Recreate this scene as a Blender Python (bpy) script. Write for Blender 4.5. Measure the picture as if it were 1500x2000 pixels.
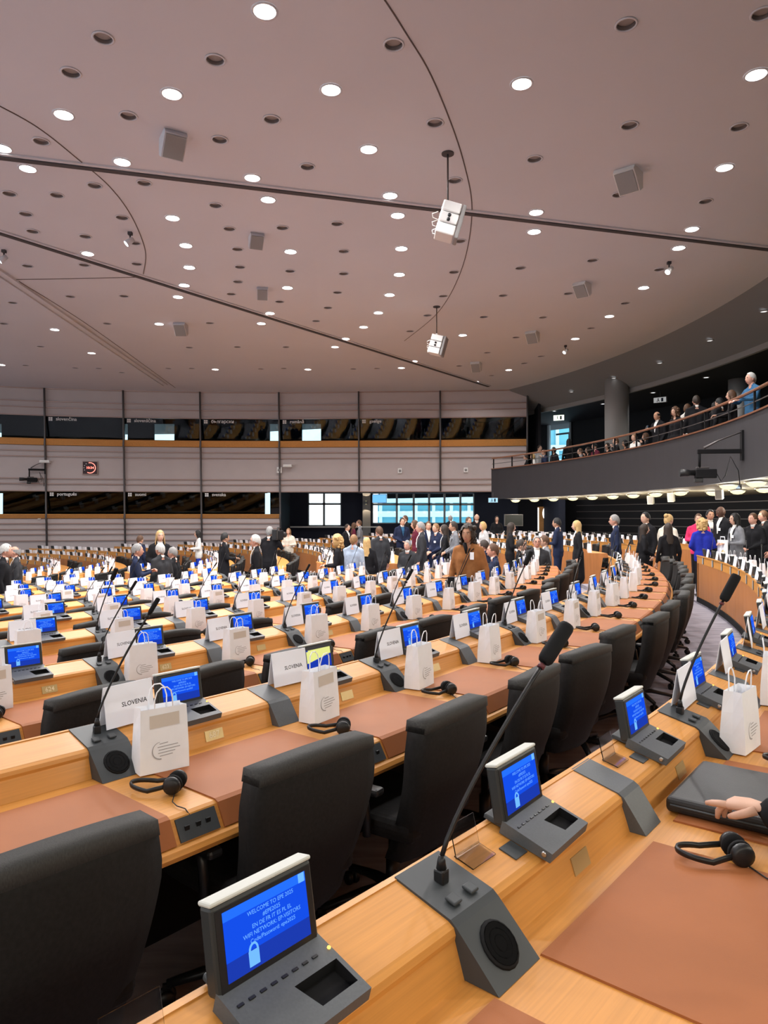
import bpy, bmesh, math, random, collections
import numpy as np
from mathutils import Vector, Matrix, geometry
random.seed(11)
PI = math.pi
SC = bpy.context.scene
COL = SC.collection
for o in list(bpy.data.objects):
    bpy.data.objects.remove(o)

# ---------------------------------------------------------------- camera, world, exposure
FPX, HOR, CAMZ = 1400.0, 1009.0, 1.628       # focal length in pixels, horizon row, eye height
cam_d = bpy.data.cameras.new('camera')
cam_d.sensor_fit = 'HORIZONTAL'; cam_d.sensor_width = 36.0; cam_d.lens = 36.0 * FPX / 1500.0
cam_d.clip_start = 0.05; cam_d.clip_end = 400
cam = bpy.data.objects.new('camera', cam_d)
COL.objects.link(cam)
cam.location = (0, 0, CAMZ)
cam.rotation_euler = (PI / 2 + math.atan((HOR - 1000.0) / FPX), 0, 0)
SC.camera = cam
SC.view_settings.view_transform = 'Standard'
SC.view_settings.look = 'None'
SC.view_settings.gamma = 1.0
SC.view_settings.use_curve_mapping = False
SC.view_settings.exposure = 1.0
W = bpy.data.worlds.new('daylight'); SC.world = W
W.use_nodes = True
wb = W.node_tree.nodes['Background']
wb.inputs[0].default_value = (0.83, 0.94, 1.0, 1); wb.inputs[1].default_value = 1.5
LAMP_W = 160.0          # power of one ceiling downlight
CY = Vector((-19.93, 18.58, 0))               # centre of the seating arcs
HC = CAMZ + 5.8                               # ceiling height

# ---------------------------------------------------------------- helpers
def px(x, y, z=None, d=None):
    """a photo pixel as a point: on the level z, or at the depth d"""
    if d is None:
        d = (CAMZ - z) * FPX / (y - HOR)
    return Vector(((x - 750) / FPX * d, d, CAMZ - (y - HOR) / FPX * d))
def pol(R, th, z=0.0):
    return Vector((CY.x + R * math.cos(th), CY.y + R * math.sin(th), z))
def ray_R(x, R):
    """depth at which the picture column x meets the circle of radius R about the hall centre (far hit)"""
    a = (x - 750) / FPX
    A = 1 + a * a; B = -2 * (a * CY.x + CY.y); Cc = CY.x ** 2 + CY.y ** 2 - R * R
    return (-B + math.sqrt(max(0, B * B - 4 * A * Cc))) / (2 * A)
def topx(p):
    if p[1] < 0.3: return None
    return (750 + FPX * p[0] / p[1], HOR + FPX * (CAMZ - p[2]) / p[1])

class MB:
    """collects faces; build() makes one mesh object"""
    def __init__(s): s.v = []; s.f = []; s.m = []; s.s = []; s.uv = {}
    def face(s, idx, m=0, sm=False, uv=None):
        if uv: s.uv[len(s.f)] = uv
        s.f.append(tuple(idx)); s.m.append(m); s.s.append(sm)
    def add(s, vs, fs, m=0, sm=False, M=None):
        b = len(s.v)
        s.v += [tuple(M @ Vector(v)) if M else tuple(v) for v in vs]
        for f in fs: s.face([b + i for i in f], m, sm)
        return s
    def box(s, c, d, m=0, M=None):
        x, y, z = c; a, b, h = d[0] / 2, d[1] / 2, d[2] / 2
        vs = [(x - a, y - b, z - h), (x + a, y - b, z - h), (x + a, y + b, z - h), (x - a, y + b, z - h),
              (x - a, y - b, z + h), (x + a, y - b, z + h), (x + a, y + b, z + h), (x - a, y + b, z + h)]
        return s.add(vs, [(3, 2, 1, 0), (4, 5, 6, 7), (0, 1, 5, 4), (1, 2, 6, 5), (2, 3, 7, 6), (3, 0, 4, 7)], m, False, M)
    def bbox(s, c, d, r=0.01, m=0, M=None, seg=2):
        bm = bmesh.new(); bmesh.ops.create_cube(bm, size=1.0)
        for v in bm.verts: v.co = Vector((v.co.x * d[0] + c[0], v.co.y * d[1] + c[1], v.co.z * d[2] + c[2]))
        bmesh.ops.bevel(bm, geom=bm.edges[:], offset=r, segments=seg, affect='EDGES', profile=0.5)
        bm.verts.index_update()
        s.add([v.co.copy() for v in bm.verts], [[v.index for v in f.verts] for f in bm.faces], m, False, M)
        bm.free(); return s
    def prism(s, poly, z0, z1, m=0, M=None):
        n = len(poly)
        vs = [(p[0], p[1], z0) for p in poly] + [(p[0], p[1], z1) for p in poly]
        fs = [tuple(range(n - 1, -1, -1)), tuple(range(n, 2 * n))] + [(i, (i + 1) % n, n + (i + 1) % n, n + i) for i in range(n)]
        return s.add(vs, fs, m, False, M)
    def tube(s, pts, r, n=8, m=0, caps=True, M=None, closed=False, flat=1.0):
        pts = [Vector(p) for p in pts]; k = len(pts)
        rs = r if isinstance(r, (list, tuple)) else [r] * k
        vs = []; up = None
        for i, p in enumerate(pts):
            if closed: t = pts[(i + 1) % k] - pts[i - 1]
            else: t = pts[min(i + 1, k - 1)] - pts[max(i - 1, 0)]
            t = t.normalized() if t.length > 1e-9 else Vector((0, 0, 1))
            if up is None:
                up = Vector((0, 0, 1)) if abs(t.z) < 0.9 else Vector((1, 0, 0))
            a = t.cross(up)
            a = a.normalized() if a.length > 1e-6 else t.orthogonal().normalized()
            b = a.cross(t).normalized(); up = b
            for j in range(n):
                q = 2 * PI * j / n
                vs.append(p + a * math.cos(q) * rs[i] + b * math.sin(q) * rs[i] * flat)
        fs = []
        for i in range(k if closed else k - 1):
            i2 = (i + 1) % k
            for j in range(n):
                fs.append((i * n + j, i * n + (j + 1) % n, i2 * n + (j + 1) % n, i2 * n + j))
        s.add(vs, fs, m, True, M)
        if caps and not closed:
            b = len(s.v) - k * n
            s.face([b + j for j in range(n - 1, -1, -1)], m); s.face([b + (k - 1) * n + j for j in range(n)], m)
        return s
    def lathe(s, prof, n=16, c=(0, 0, 0), m=0, M=None, sm=True, caps=True):
        """profile of (radius, z) turned about the z axis"""
        vs = []; fs = []
        for r, z in prof:
            for j in range(n):
                a = 2 * PI * j / n
                vs.append((c[0] + r * math.cos(a), c[1] + r * math.sin(a), c[2] + z))
        for i in range(len(prof) - 1):
            for j in range(n):
                fs.append((i * n + j, i * n + (j + 1) % n, (i + 1) * n + (j + 1) % n, (i + 1) * n + j))
        s.add(vs, fs, m, sm, M)
        b = len(s.v) - len(vs)
        if caps and prof[0][0] > 1e-6: s.face([b + j for j in range(n - 1, -1, -1)], m)
        if caps and prof[-1][0] > 1e-6: s.face([b + (len(prof) - 1) * n + j for j in range(n)], m)
        return s
    def ball(s, c, r, m=0, nu=12, nv=8, M=None):
        r = r if isinstance(r, (tuple, list)) else (r, r, r)
        vs = []; fs = []
        for i in range(nv + 1):
            t = PI * i / nv
            for j in range(nu):
                a = 2 * PI * j / nu
                vs.append((c[0] + r[0] * math.sin(t) * math.cos(a), c[1] + r[1] * math.sin(t) * math.sin(a), c[2] + r[2] * math.cos(t)))
        for i in range(nv):
            for j in range(nu):
                fs.append((i * nu + j, (i + 1) * nu + j, (i + 1) * nu + (j + 1) % nu, i * nu + (j + 1) % nu))
        return s.add(vs, fs, m, True, M)
    def sweep(s, prof, R, t0, t1, n, m=0, caps=True, closed=True, ctr=None, sm=False, ms=None):
        """profile of (r, z) carried round the hall centre from angle t0 to t1"""
        c = CY if ctr is None else ctr
        k = len(prof); b = len(s.v)
        L = [0.0]
        for i in range(k): 
            p, q = prof[i], prof[(i + 1) % k]; L.append(L[-1] + math.hypot(q[0] - p[0], q[1] - p[1]))
        for i in range(n + 1):
            t = t0 + (t1 - t0) * i / n
            for r, z in prof:
                s.v.append((c.x + (R + r) * math.cos(t), c.y + (R + r) * math.sin(t), z))
        for i in range(n):
            u0, u1 = R * (t0 + (t1 - t0) * i / n), R * (t0 + (t1 - t0) * (i + 1) / n)
            for j in range(k if closed else k - 1):
                j2 = (j + 1) % k
                s.face((b + i * k + j, b + i * k + j2, b + (i + 1) * k + j2, b + (i + 1) * k + j), ms[j] if ms else m, sm,
                       [(u0, L[j]), (u0, L[j + 1]), (u1, L[j + 1]), (u1, L[j])])
        if caps and closed:
            s.face([b + j for j in range(k - 1, -1, -1)], m); s.face([b + n * k + j for j in range(k)], m)
        return s
    def mesh(s, name, mats, org=(0, 0, 0)):
        me = bpy.data.meshes.new(name)
        o = Vector(org)
        me.from_pydata([tuple(Vector(v) - o) for v in s.v], [], s.f)
        for mt in (mats if isinstance(mats, (list, tuple)) else [mats]): me.materials.append(mt)
        me.polygons.foreach_set('material_index', s.m)
        me.polygons.foreach_set('use_smooth', s.s)
        if s.uv:
            ul = me.uv_layers.new(name='UVMap').data
            for i, p in enumerate(me.polygons):
                if i in s.uv:
                    for q, li in enumerate(p.loop_indices): ul[li].uv = s.uv[i][q]
        bm = bmesh.new(); bm.from_mesh(me)
        bmesh.ops.recalc_face_normals(bm, faces=bm.faces[:])
        bm.to_mesh(me); bm.free()
        me.update()
        return me
    def build(s, name, mats, parent=None, org=(0, 0, 0), loc=None):
        return mk(name, s.mesh(name, mats, org), parent, org if loc is None else loc)

BASE = {}
def mk(name, me, parent=None, loc=(0, 0, 0), rot=(0, 0, 0), world=True):
    """link one mesh object; with a parent, loc is a world position when world is set"""
    o = bpy.data.objects.new(name, me)
    COL.objects.link(o)
    if parent is not None:
        o.parent = parent
        if world: loc = Vector(loc) - BASE.get(parent.name, Vector((0, 0, 0)))
    else:
        BASE[o.name] = Vector(loc)
    if parent is not None: BASE[o.name] = Vector(loc) + BASE.get(parent.name, Vector((0, 0, 0)))
    o.location = loc; o.rotation_euler = rot
    return o
def sub(name, me, parent, loc=(0, 0, 0), rot=(0, 0, 0)):
    """a part at a position local to its (possibly turned) parent"""
    o = bpy.data.objects.new(name, me); COL.objects.link(o); o.parent = parent
    o.location = loc; o.rotation_euler = rot
    return o
def tag(o, label, cat=None, group=None, kind=None):
    if label: o['label'] = label
    if cat: o['category'] = cat
    if group: o['group'] = group
    if kind: o['kind'] = kind
    return o
def thing(name, label, cat, loc=(0, 0, 0), rz=0.0, group=None, sc=None):
    o = bpy.data.objects.new(name, None); COL.objects.link(o)
    o.empty_display_size = 0.1
    o.location = loc; o.rotation_euler = (0, 0, rz); BASE[o.name] = Vector(loc)
    if sc: o.scale = (sc, sc, sc)
    return tag(o, label, cat, group)
def struct(o): o['kind'] = 'structure'; return o
_one = 'first second third fourth fifth sixth seventh eighth ninth tenth eleventh twelfth thirteenth fourteenth fifteenth sixteenth seventeenth eighteenth nineteenth'.split()
_ten = {2: ('twentieth', 'twenty'), 3: ('thirtieth', 'thirty'), 4: ('fortieth', 'forty'), 5: ('fiftieth', 'fifty'), 6: ('sixtieth', 'sixty'), 7: ('seventieth', 'seventy'), 8: ('eightieth', 'eighty'), 9: ('ninetieth', 'ninety')}
def nth(i):
    """1 -> first"""
    if i < 20: return _one[i - 1]
    if i >= 100: return 'hundredth' if i == 100 else 'hundred-and-' + nth(i - 100)
    a, b = divmod(i, 10)
    return _ten[a][0] if b == 0 else _ten[a][1] + '-' + _one[b - 1]

# ---------------------------------------------------------------- materials
def mat(name, col, rough=0.6, metal=0.0, spec=0.4, var=0.0, vscale=8.0, bump=0.0, bscale=200.0, stretch=(1, 1, 1), coord='Object', coat=0.0, trans=0.0, emit=None, estr=0.0, sss=0.0, rand=0.0):
    m = bpy.data.materials.new(name); m.use_nodes = True
    nt = m.node_tree; N = nt.nodes; L = nt.links
    p = N['Principled BSDF']
    p.inputs['Base Color'].default_value = (*col, 1); p.inputs['Roughness'].default_value = rough
    p.inputs['Metallic'].default_value = metal; p.inputs['Specular IOR Level'].default_value = spec
    p.inputs['Coat Weight'].default_value = coat; p.inputs['Coat Roughness'].default_value = 0.15
    p.inputs['Transmission Weight'].default_value = trans
    if emit: p.inputs['Emission Color'].default_value = (*emit, 1); p.inputs['Emission Strength'].default_value = estr
    if var or bump or rand:
        tc = N.new('ShaderNodeTexCoord'); mp = N.new('ShaderNodeMapping'); mp.inputs['Scale'].default_value = stretch
        L.new(tc.outputs[coord], mp.inputs[0])
    if var or rand:
        nz = N.new('ShaderNodeTexNoise'); nz.inputs['Scale'].default_value = vscale; nz.inputs['Detail'].default_value = 5
        L.new(mp.outputs[0], nz.inputs[0])
        rp = N.new('ShaderNodeMapRange'); rp.inputs[1].default_value = 0.3; rp.inputs[2].default_value = 0.7
        rp.inputs[3].default_value = 1 - var; rp.inputs[4].default_value = 1 + var
        L.new(nz.outputs[0], rp.inputs[0])
        out = rp.outputs[0]
        if rand:
            oi = N.new('ShaderNodeObjectInfo'); r2 = N.new('ShaderNodeMapRange')
            r2.inputs[3].default_value = 1 - rand; r2.inputs[4].default_value = 1 + rand
            L.new(oi.outputs['Random'], r2.inputs[0])
            mu = N.new('ShaderNodeMath'); mu.operation = 'MULTIPLY'; L.new(out, mu.inputs[0]); L.new(r2.outputs[0], mu.inputs[1]); out = mu.outputs[0]
        mx = N.new('ShaderNodeVectorMath'); mx.operation = 'SCALE'; mx.inputs[0].default_value = col
        L.new(out, mx.inputs['Scale']); L.new(mx.outputs[0], p.inputs['Base Color'])
    if bump:
        n2 = N.new('ShaderNodeTexNoise'); n2.inputs['Scale'].default_value = bscale; n2.inputs['Detail'].default_value = 3
        L.new(mp.outputs[0], n2.inputs[0])
        bp = N.new('ShaderNodeBump'); bp.inputs['Strength'].default_value = bump; bp.inputs['Distance'].default_value = 0.002
        L.new(n2.outputs[0], bp.inputs['Height']); L.new(bp.outputs[0], p.inputs['Normal'])
    return m
def emis(name, col, s):
    m = bpy.data.materials.new(name); m.use_nodes = True
    nt = m.node_tree; nt.nodes.clear()
    e = nt.nodes.new('ShaderNodeEmission'); o = nt.nodes.new('ShaderNodeOutputMaterial')
    e.inputs[0].default_value = (*col, 1); e.inputs[1].default_value = s
    nt.links.new(e.outputs[0], o.inputs[0]); return m
M = {}
M['wood'] = mat('honey_wood', (0.58, 0.255, 0.054), 0.46, spec=0.35, var=0.10, vscale=5, stretch=(0.6, 26, 1), coord='UV', coat=0.04)
M['wood_o'] = mat('honey_wood_plain', (0.58, 0.27, 0.08), 0.38, var=0.14, vscale=5, stretch=(8, 0.6, 8), coat=0.15)
M['panel'] = mat('cherry_panel', (0.45, 0.175, 0.055), 0.42, var=0.13, vscale=4, stretch=(6, 6, 0.5), rand=0.08)
M['leather'] = mat('tan_leather', (0.33, 0.112, 0.037), 0.58, spec=0.22, var=0.06, vscale=5, bump=0.12, bscale=420)
M['console'] = mat('slate_metal', (0.044, 0.050, 0.055), 0.5, var=0.05, vscale=20)
M['console_l'] = mat('slate_plastic', (0.078, 0.085, 0.092), 0.5, var=0.08, vscale=200)
M['rim'] = mat('pale_grey_rim', (0.55, 0.56, 0.52), 0.45)
M['housing'] = mat('dark_housing', (0.022, 0.024, 0.024), 0.45)
M['black'] = mat('black_plastic', (0.010, 0.010, 0.011), 0.38)
M['matte'] = mat('matte_black', (0.008, 0.008, 0.009), 0.8, spec=0.2)
M['fabric'] = mat('charcoal_weave', (0.011, 0.0105, 0.0105), 0.75, spec=0.25, var=0.25, vscale=90, bump=0.3, bscale=500)
M['fabric_g'] = mat('grey_ribbed_weave', (0.038, 0.037, 0.035), 0.7, spec=0.25, var=0.3, vscale=120, stretch=(1, 6, 1), bump=0.4, bscale=500)
M['paper'] = mat('white_paper', (0.84, 0.85, 0.89), 0.6, spec=0.3, var=0.03, vscale=12)
M['card'] = mat('white_card', (0.82, 0.84, 0.91), 0.65, spec=0.2)
M['cream'] = mat('cream_card', (0.72, 0.68, 0.56), 0.6)
M['beige'] = mat('beige_print', (0.60, 0.54, 0.48), 0.7)
M['print'] = mat('grey_print', (0.36, 0.35, 0.36), 0.7)
M['ink'] = mat('black_ink', (0.03, 0.03, 0.035), 0.8)
M['plate'] = mat('brass_plate', (0.46, 0.33, 0.15), 0.35, metal=0.5)
M['plate_t'] = mat('pale_engraving', (0.72, 0.62, 0.42), 0.5)
M['plate_w'] = mat('grey_number_plate', (0.42, 0.45, 0.47), 0.4)
M['steel'] = mat('brushed_steel', (0.5, 0.5, 0.5), 0.3, metal=0.9)
M['white'] = mat('white_enamel', (0.72, 0.71, 0.70), 0.45)
M['acryl'] = mat('clear_acrylic', (0.95, 0.95, 0.95), 0.05, trans=1.0)
M['ceil'] = mat('mauve_ceiling', (0.59, 0.59, 0.63), 0.85, spec=0.15, var=0.02, vscale=0.4)
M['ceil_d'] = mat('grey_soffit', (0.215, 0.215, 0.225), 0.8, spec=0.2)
M['slot'] = mat('dark_track', (0.055, 0.05, 0.055), 0.6)
M['hole'] = mat('lamp_can', (0.30, 0.27, 0.26), 0.6)
M['joint'] = mat('joint_line', (0.14, 0.11, 0.105), 0.8)
M['wallp'] = mat('mauve_wall_panel', (0.47, 0.41, 0.405), 0.6, spec=0.3, var=0.03, vscale=1.5, rand=0.03)
M['rail'] = mat('rose_metal_rail', (0.36, 0.25, 0.22), 0.4, metal=0.3)
M['post'] = mat('grey_steel_post', (0.11, 0.10, 0.10), 0.45, metal=0.5)
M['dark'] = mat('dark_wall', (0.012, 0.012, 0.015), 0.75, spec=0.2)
M['navy'] = mat('navy_wall', (0.022, 0.026, 0.045), 0.7, spec=0.2)
M['fascia'] = mat('charcoal_fascia', (0.036, 0.034, 0.038), 0.6, spec=0.3, var=0.04, vscale=2)
M['carpet'] = mat('grey_violet_carpet', (0.32, 0.30, 0.34), 0.95, spec=0.1, var=0.28, vscale=2.2, stretch=(1.0, 6.0, 1), bump=0.3, bscale=260)
M['column'] = mat('grey_column', (0.27, 0.26, 0.255), 0.7)
M['frame'] = mat('white_window_frame', (0.30, 0.34, 0.36), 0.5)
M['facade'] = mat('pale_facade', (0.42, 0.60, 0.68), 0.5)
M['facade_b'] = mat('blue_glass_facade', (0.10, 0.36, 0.46), 0.25)
M['handrail'] = mat('red_brown_handrail', (0.20, 0.085, 0.045), 0.35, coat=0.2)
M['lit'] = emis('lamp_glow', (1.0, 0.95, 0.88), 14.0)
M['lit_y'] = emis('oval_lamp_glow', (1.0, 0.86, 0.45), 0.85)
M['lit_w'] = emis('backlit_white', (0.9, 0.95, 1.0), 1.6)
M['red_led'] = emis('red_led', (1.0, 0.16, 0.12), 2.2)
M['amber'] = emis('amber_led', (1.0, 0.5, 0.05), 3.0)
M['scr'] = emis('screen_blue', (0.004, 0.040, 0.42), 1.0)
M['scr_l'] = emis('screen_light_blue', (0.010, 0.085, 0.56), 1.0)
M['scr_d'] = emis('screen_deep_blue', (0.006, 0.022, 0.22), 1.0)
M['scr_t'] = emis('screen_text', (0.09, 0.26, 0.62), 1.0)
M['scr_y'] = emis('screen_yellow', (0.42, 0.43, 0.14), 1.0)
M['tv'] = emis('monitor_blue', (0.12, 0.35, 0.75), 0.9)
# tinted booth glass: dark, mirrors the hall
g = bpy.data.materials.new('booth_glass'); g.use_nodes = True
nt = g.node_tree; nt.nodes.clear()
o_ = nt.nodes.new('ShaderNodeOutputMaterial'); mx = nt.nodes.new('ShaderNodeMixShader')
tr = nt.nodes.new('ShaderNodeBsdfTransparent'); gl = nt.nodes.new('ShaderNodeBsdfGlossy'); fr = nt.nodes.new('ShaderNodeFresnel')
tr.inputs[0].default_value = (0.62, 0.72, 0.74, 1); gl.inputs[0].default_value = (0.42, 0.45, 0.46, 1); gl.inputs['Roughness'].default_value = 0.02
fr.inputs[0].default_value = 1.6
nt.links.new(fr.outputs[0], mx.inputs[0]); nt.links.new(tr.outputs[0], mx.inputs[1]); nt.links.new(gl.outputs[0], mx.inputs[2]); nt.links.new(mx.outputs[0], o_.inputs[0])
M['glass'] = g
g2 = g.copy(); g2.name = 'clear_glass'
for n_ in g2.node_tree.nodes:
    if n_.type == 'BSDF_TRANSPARENT': n_.inputs[0].default_value = (0.93, 0.96, 0.97, 1)
    if n_.type == 'FRESNEL': n_.inputs[0].default_value = 1.18
M['clear'] = g2

def text_mesh(body, size, matl, align='CENTER', spacing=1.0, ext=0.0, bold=False):
    cu = bpy.data.curves.new('lettering', 'FONT')
    cu.body = body; cu.size = size; cu.align_x = align; cu.align_y = 'CENTER'; cu.resolution_u = 2
    cu.space_line = spacing; cu.extrude = ext
    if bold: cu.offset = size * 0.012
    ob = bpy.data.objects.new('lettering_tmp', cu)
    COL.objects.link(ob)
    me = bpy.data.meshes.new_from_object(ob)
    bpy.data.objects.remove(ob); bpy.data.curves.remove(cu)
    me.name = 'lettering'; me.materials.clear(); me.materials.append(matl)
    return me
def xform(me, Mx):
    me.transform(Mx); me.update(); return me
FACE_X = Matrix(((0, 0, 1, 0), (1, 0, 0, 0), (0, 1, 0, 0), (0, 0, 0, 1)))     # text plane turned to face +x, reading along +y
FACE_MY = Matrix(((1, 0, 0, 0), (0, 0, -1, 0), (0, 1, 0, 0), (0, 0, 0, 1)))    # text plane turned to face -y

# ================================================================ THE SETTING
RW0, ROWP, DROP = 25.16, 1.61, 0.09
def RW(k): return RW0 - 1.584 * k if k < 0 else RW0 - ROWP * k        # radius of the middle of a worktop
def FZ(k): return 0.035 if k < 0 else -DROP * k                    # floor level of a row
KMAX = 10
def row_of(R):
    for k in range(-2, KMAX + 1):
        if R >= RW(k) - 0.43: return k
    return KMAX
def floor_z(p): return FZ(row_of((Vector((p[0], p[1], 0)) - CY).length))

# --- stepped carpeted floor
mb = MB()
for k in range(-1, KMAX + 1):
    r0 = RW(k) - 0.43; r1 = 42.0 if k < 0 else RW(k - 1) - 0.43
    mb.sweep([(0, FZ(k)), (r1 - r0, FZ(k)), (r1 - r0, FZ(k) - 0.25), (0, FZ(k) - 0.25)], r0, 0, 2 * PI, 160, caps=False)
mb.lathe([(0.0, FZ(KMAX) - 0.35), (RW(KMAX) - 0.43, FZ(KMAX) - 0.35), (RW(KMAX) - 0.43, FZ(KMAX) - 0.09), (0.0, FZ(KMAX) - 0.09)], 60, CY)
fl = struct(mb.build('floor', M['carpet'])); fl['label'] = 'grey violet carpeted floor stepping down towards the left'

# --- far wall of interpreters' booths: corner points of its facets along the top
WP = [Vector((x, y, 0)) for x, y in ((-46.0, 29.5), (-18.9, 31.3), (-15.34, 32.4), (-12.0, 33.0), (-8.56, 33.4), (-4.9, 33.5), (-1.17, 33.3), (2.6, 33.1), (6.54, 32.7))]
def lean(z): return 0.5 * (HC - z) / 7.4
def wpt(i, s, z, out=0.0):
    """point on facet i at fraction s and height z, moved out of the wall towards the hall"""
    a, b = WP[i], WP[i + 1]
    t = (b - a).normalized(); n = Vector((-t.y, t.x, 0))
    p = a.lerp(b, s) + n * (lean(z) - out)
    return Vector((p.x, p.y, z))
def wslab(mb, i, s0, s1, z0, z1, out0, out1, m=0):
    vs = [wpt(i, s, z, o) for o in (out0, out1) for (s, z) in ((s0, z0), (s1, z0), (s1, z1), (s0, z1))]
    mb.add(vs, [(0, 1, 2, 3), (7, 6, 5, 4), (0, 4, 5, 1), (1, 5, 6, 2), (2, 6, 7, 3), (3, 7, 4, 0)], m)
V = lambda v: CAMZ + v + 0.07
UP = [(5.71, 5.14), (5.14, 4.87), (4.87, 4.51)]
MID = [(3.18, 2.93), (2.93, 2.67), (2.67, 1.67), (1.67, 1.43), (1.43, 1.10)]
LOW = [(-0.15, -0.38), (-0.38, -0.64), (-0.64, -0.88), (-0.88, -1.17), (-1.17, -2.4)]
mb = MB()
for i in range(0, 8):                                   # the wall's structural backing behind the panels
    wslab(mb, i, 0, 1, V(4.51), HC + 0.2, -0.30, -0.05)
    wslab(mb, i, 0, 1, V(1.06), V(3.20), -0.30, -0.05)
    if i < 5: wslab(mb, i, 0, 1, V(-2.6), V(-0.10), -0.30, -0.05)
wf = struct(mb.build('wall_far', M['dark'])); wf['label'] = 'far wall of mauve panels and two bands of dark booth windows'
for i in range(0, 8):
    bands = UP + MID + (LOW if i < 5 else [])
    if i == 0: bands = [(5.71, 4.51), (3.18, 1.10), (-0.15, -2.4)]
    for (a, b) in bands:
        q = MB(); wslab(q, i, 0.004, 0.996, V(b) + 0.016, V(a) - 0.016, -0.05, 0.0); q.build('wall_panel', M['wallp'], wf)
        q = MB(); wslab(q, i, 0.0, 1.0, V(b) - 0.022, V(b) + 0.022, -0.05, 0.075); q.build('rail', M['rail'], wf)
    q = MB(); wslab(q, i, 0.0, 1.0, V(5.71) - 0.02, V(5.71) + 0.08, -0.05, 0.10); q.build('rail', M['rail'], wf)
    for (a, b, on) in ((3.45, 3.18, True), (0.02, -0.15, i < 5)):
        if on:
            q = MB()
            vs = [wpt(i, s, z, o) for s in (0.004, 0.996) for (o, z) in ((-0.05, V(b)), (0.05, V(b)), (0.16, V(a)), (0.10, V(a) + 0.03), (-0.05, V(a) + 0.03))]
            q.add(vs, [(0, 1, 2, 3, 4), (9, 8, 7, 6, 5)] + [(j, (j + 1) % 5, 5 + (j + 1) % 5, 5 + j) for j in range(5)])
            q.build('sill_board', M['wood_o'], wf)
for i in range(1, 9):                                    # slim steel posts with a kink at each sill
    q = MB()
    pts = []
    ii, ss = (i, 0.0) if i < 8 else (7, 1.0)
    zl = [(HC, 0.13), (V(4.5), 0.13), (V(3.5), 0.13), (V(3.2), 0.2), (V(3.05), 0.12), (V(1.1), 0.12)]
    if i < 6: zl += [(V(0.05), 0.13), (V(-0.15), 0.2), (V(-0.3), 0.12), (V(-2.3), 0.12)]
    for z, o in zl: pts.append(wpt(ii, ss, z, o))
    q.tube(pts, 0.045, 6); q.build('post', M['post'], wf)
# glass of the booths and the dark rooms behind it
NAMES_UP = {2: 'sloven\u010dina', 3: 'sloven\u0161\u010dina', 4: '\u0431\u044a\u043b\u0433\u0430\u0440\u0441\u043a\u0438', 5: 'rom\u00e2n\u0103', 6: 'gaeilge'}
NAMES_LO = {2: 'portugu\u00eas', 3: 'suomi', 4: 'svenska'}
txt_w = mat('white_lettering', (0.75, 0.75, 0.75), 0.6)
wn = 0
for (za, zb, names, last) in ((4.51, 3.45, NAMES_UP, 8), (1.10, 0.02, NAMES_LO, 5)):
    for i in range(0, last):
        wn += 1
        q = MB(); wslab(q, i, 0.0, 1.0, V(zb), V(za), -0.015, 0.0)
        q.v = [tuple(Vector(v_) + (Vector((-(WP[i + 1] - WP[i]).normalized().y, (WP[i + 1] - WP[i]).normalized().x, 0)) * (0.20 if j_ in (0, 1, 4, 5) else 0.0))) for j_, v_ in enumerate(q.v)]     # the panes lean into the hall
        w = struct(q.build('window_%d' % wn, M['glass'])); w['label'] = 'dark tinted booth window pane'
        if i in names:
            a, b = WP[i], WP[i + 1]; ang = math.atan2((b - a).y, (b - a).x)
            p = wpt(i, 0.13, V(za) - 0.14, 0.012)
            me = xform(text_mesh(names[i], 0.21, txt_w, 'LEFT', bold=True), FACE_MY)
            sub('lettering', me, w, p, (0, 0, ang))
            q = MB()
            for dx in (0, 0.09):
                for dz in (0, 0.09): q.box((dx, 0, dz), (0.075, 0.004, 0.075))
            sub('booth_number', q.mesh('booth_number', txt_w), w, wpt(i, 0.05, V(za) - 0.19, 0.012), (0, 0, ang))
# booth rooms: floor and ceiling slabs, a back wall with openings where daylight comes in
def back_wall(name, y, x0, x1, z0, z1, gaps, m, th=0.15):
    """a wall facing the hall with gaps (xa, xb, za, zb) cut in it"""
    q = MB(); cur = x0
    for (a, b, za, zb) in sorted(gaps):
        q.box(((cur + a) / 2, y, (z0 + z1) / 2), (a - cur, th, z1 - z0))
        if za > z0: q.box(((a + b) / 2, y, (z0 + za) / 2), (b - a, th, za - z0))
        if zb < z1: q.box(((a + b) / 2, y, (zb + z1) / 2), (b - a, th, z1 - zb))
        cur = b
    q.box(((cur + x1) / 2, y, (z0 + z1) / 2), (x1 - cur, th, z1 - z0))
    return struct(q.build(name, m))
def gx(xp, d): return (xp - 750) / FPX * d
GB = 37.3
gaps = [(gx(a, GB), gx(b, GB), V(3.2), V(4.75)) for a, b in ((-8, 4), (243, 250), (301, 341), (527, 546), (590, 627))]
bw = back_wall('wall_booths_upper', GB, -47, 7.2, V(2.3), V(5.9), gaps, M['dark']); bw['label'] = 'dark rear wall of the upper booths'
gaps = [(gx(-6, GB), gx(7, GB), V(-0.3), V(1.2))]
bw = back_wall('wall_booths_lower', GB, -47, -6.2, V(-2.6), V(2.3), gaps, M['dark']); bw['label'] = 'dark rear wall of the lower booths'
mb = MB()
for v in (2.35, 5.9): mb.box((-19.9, 36.1, V(v)), (54.2, 2.8, 0.1))
mb.box((-26.6, 36.1, V(1.2)), (41.0, 2.8, 0.1)); mb.box((-26.6, 36.1, V(-0.6)), (41.0, 2.8, 0.1))
mb.box((7.15, 35.1, V(4.1)), (0.12, 4.4, 3.7)); mb.box((-5.15, 35.7, V(-0.6)), (0.5, 3.4, 3.6))
bs = struct(mb.build('ceiling_booths', M['dark'])); bs['label'] = 'dark floor and ceiling slabs of the booths'

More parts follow.
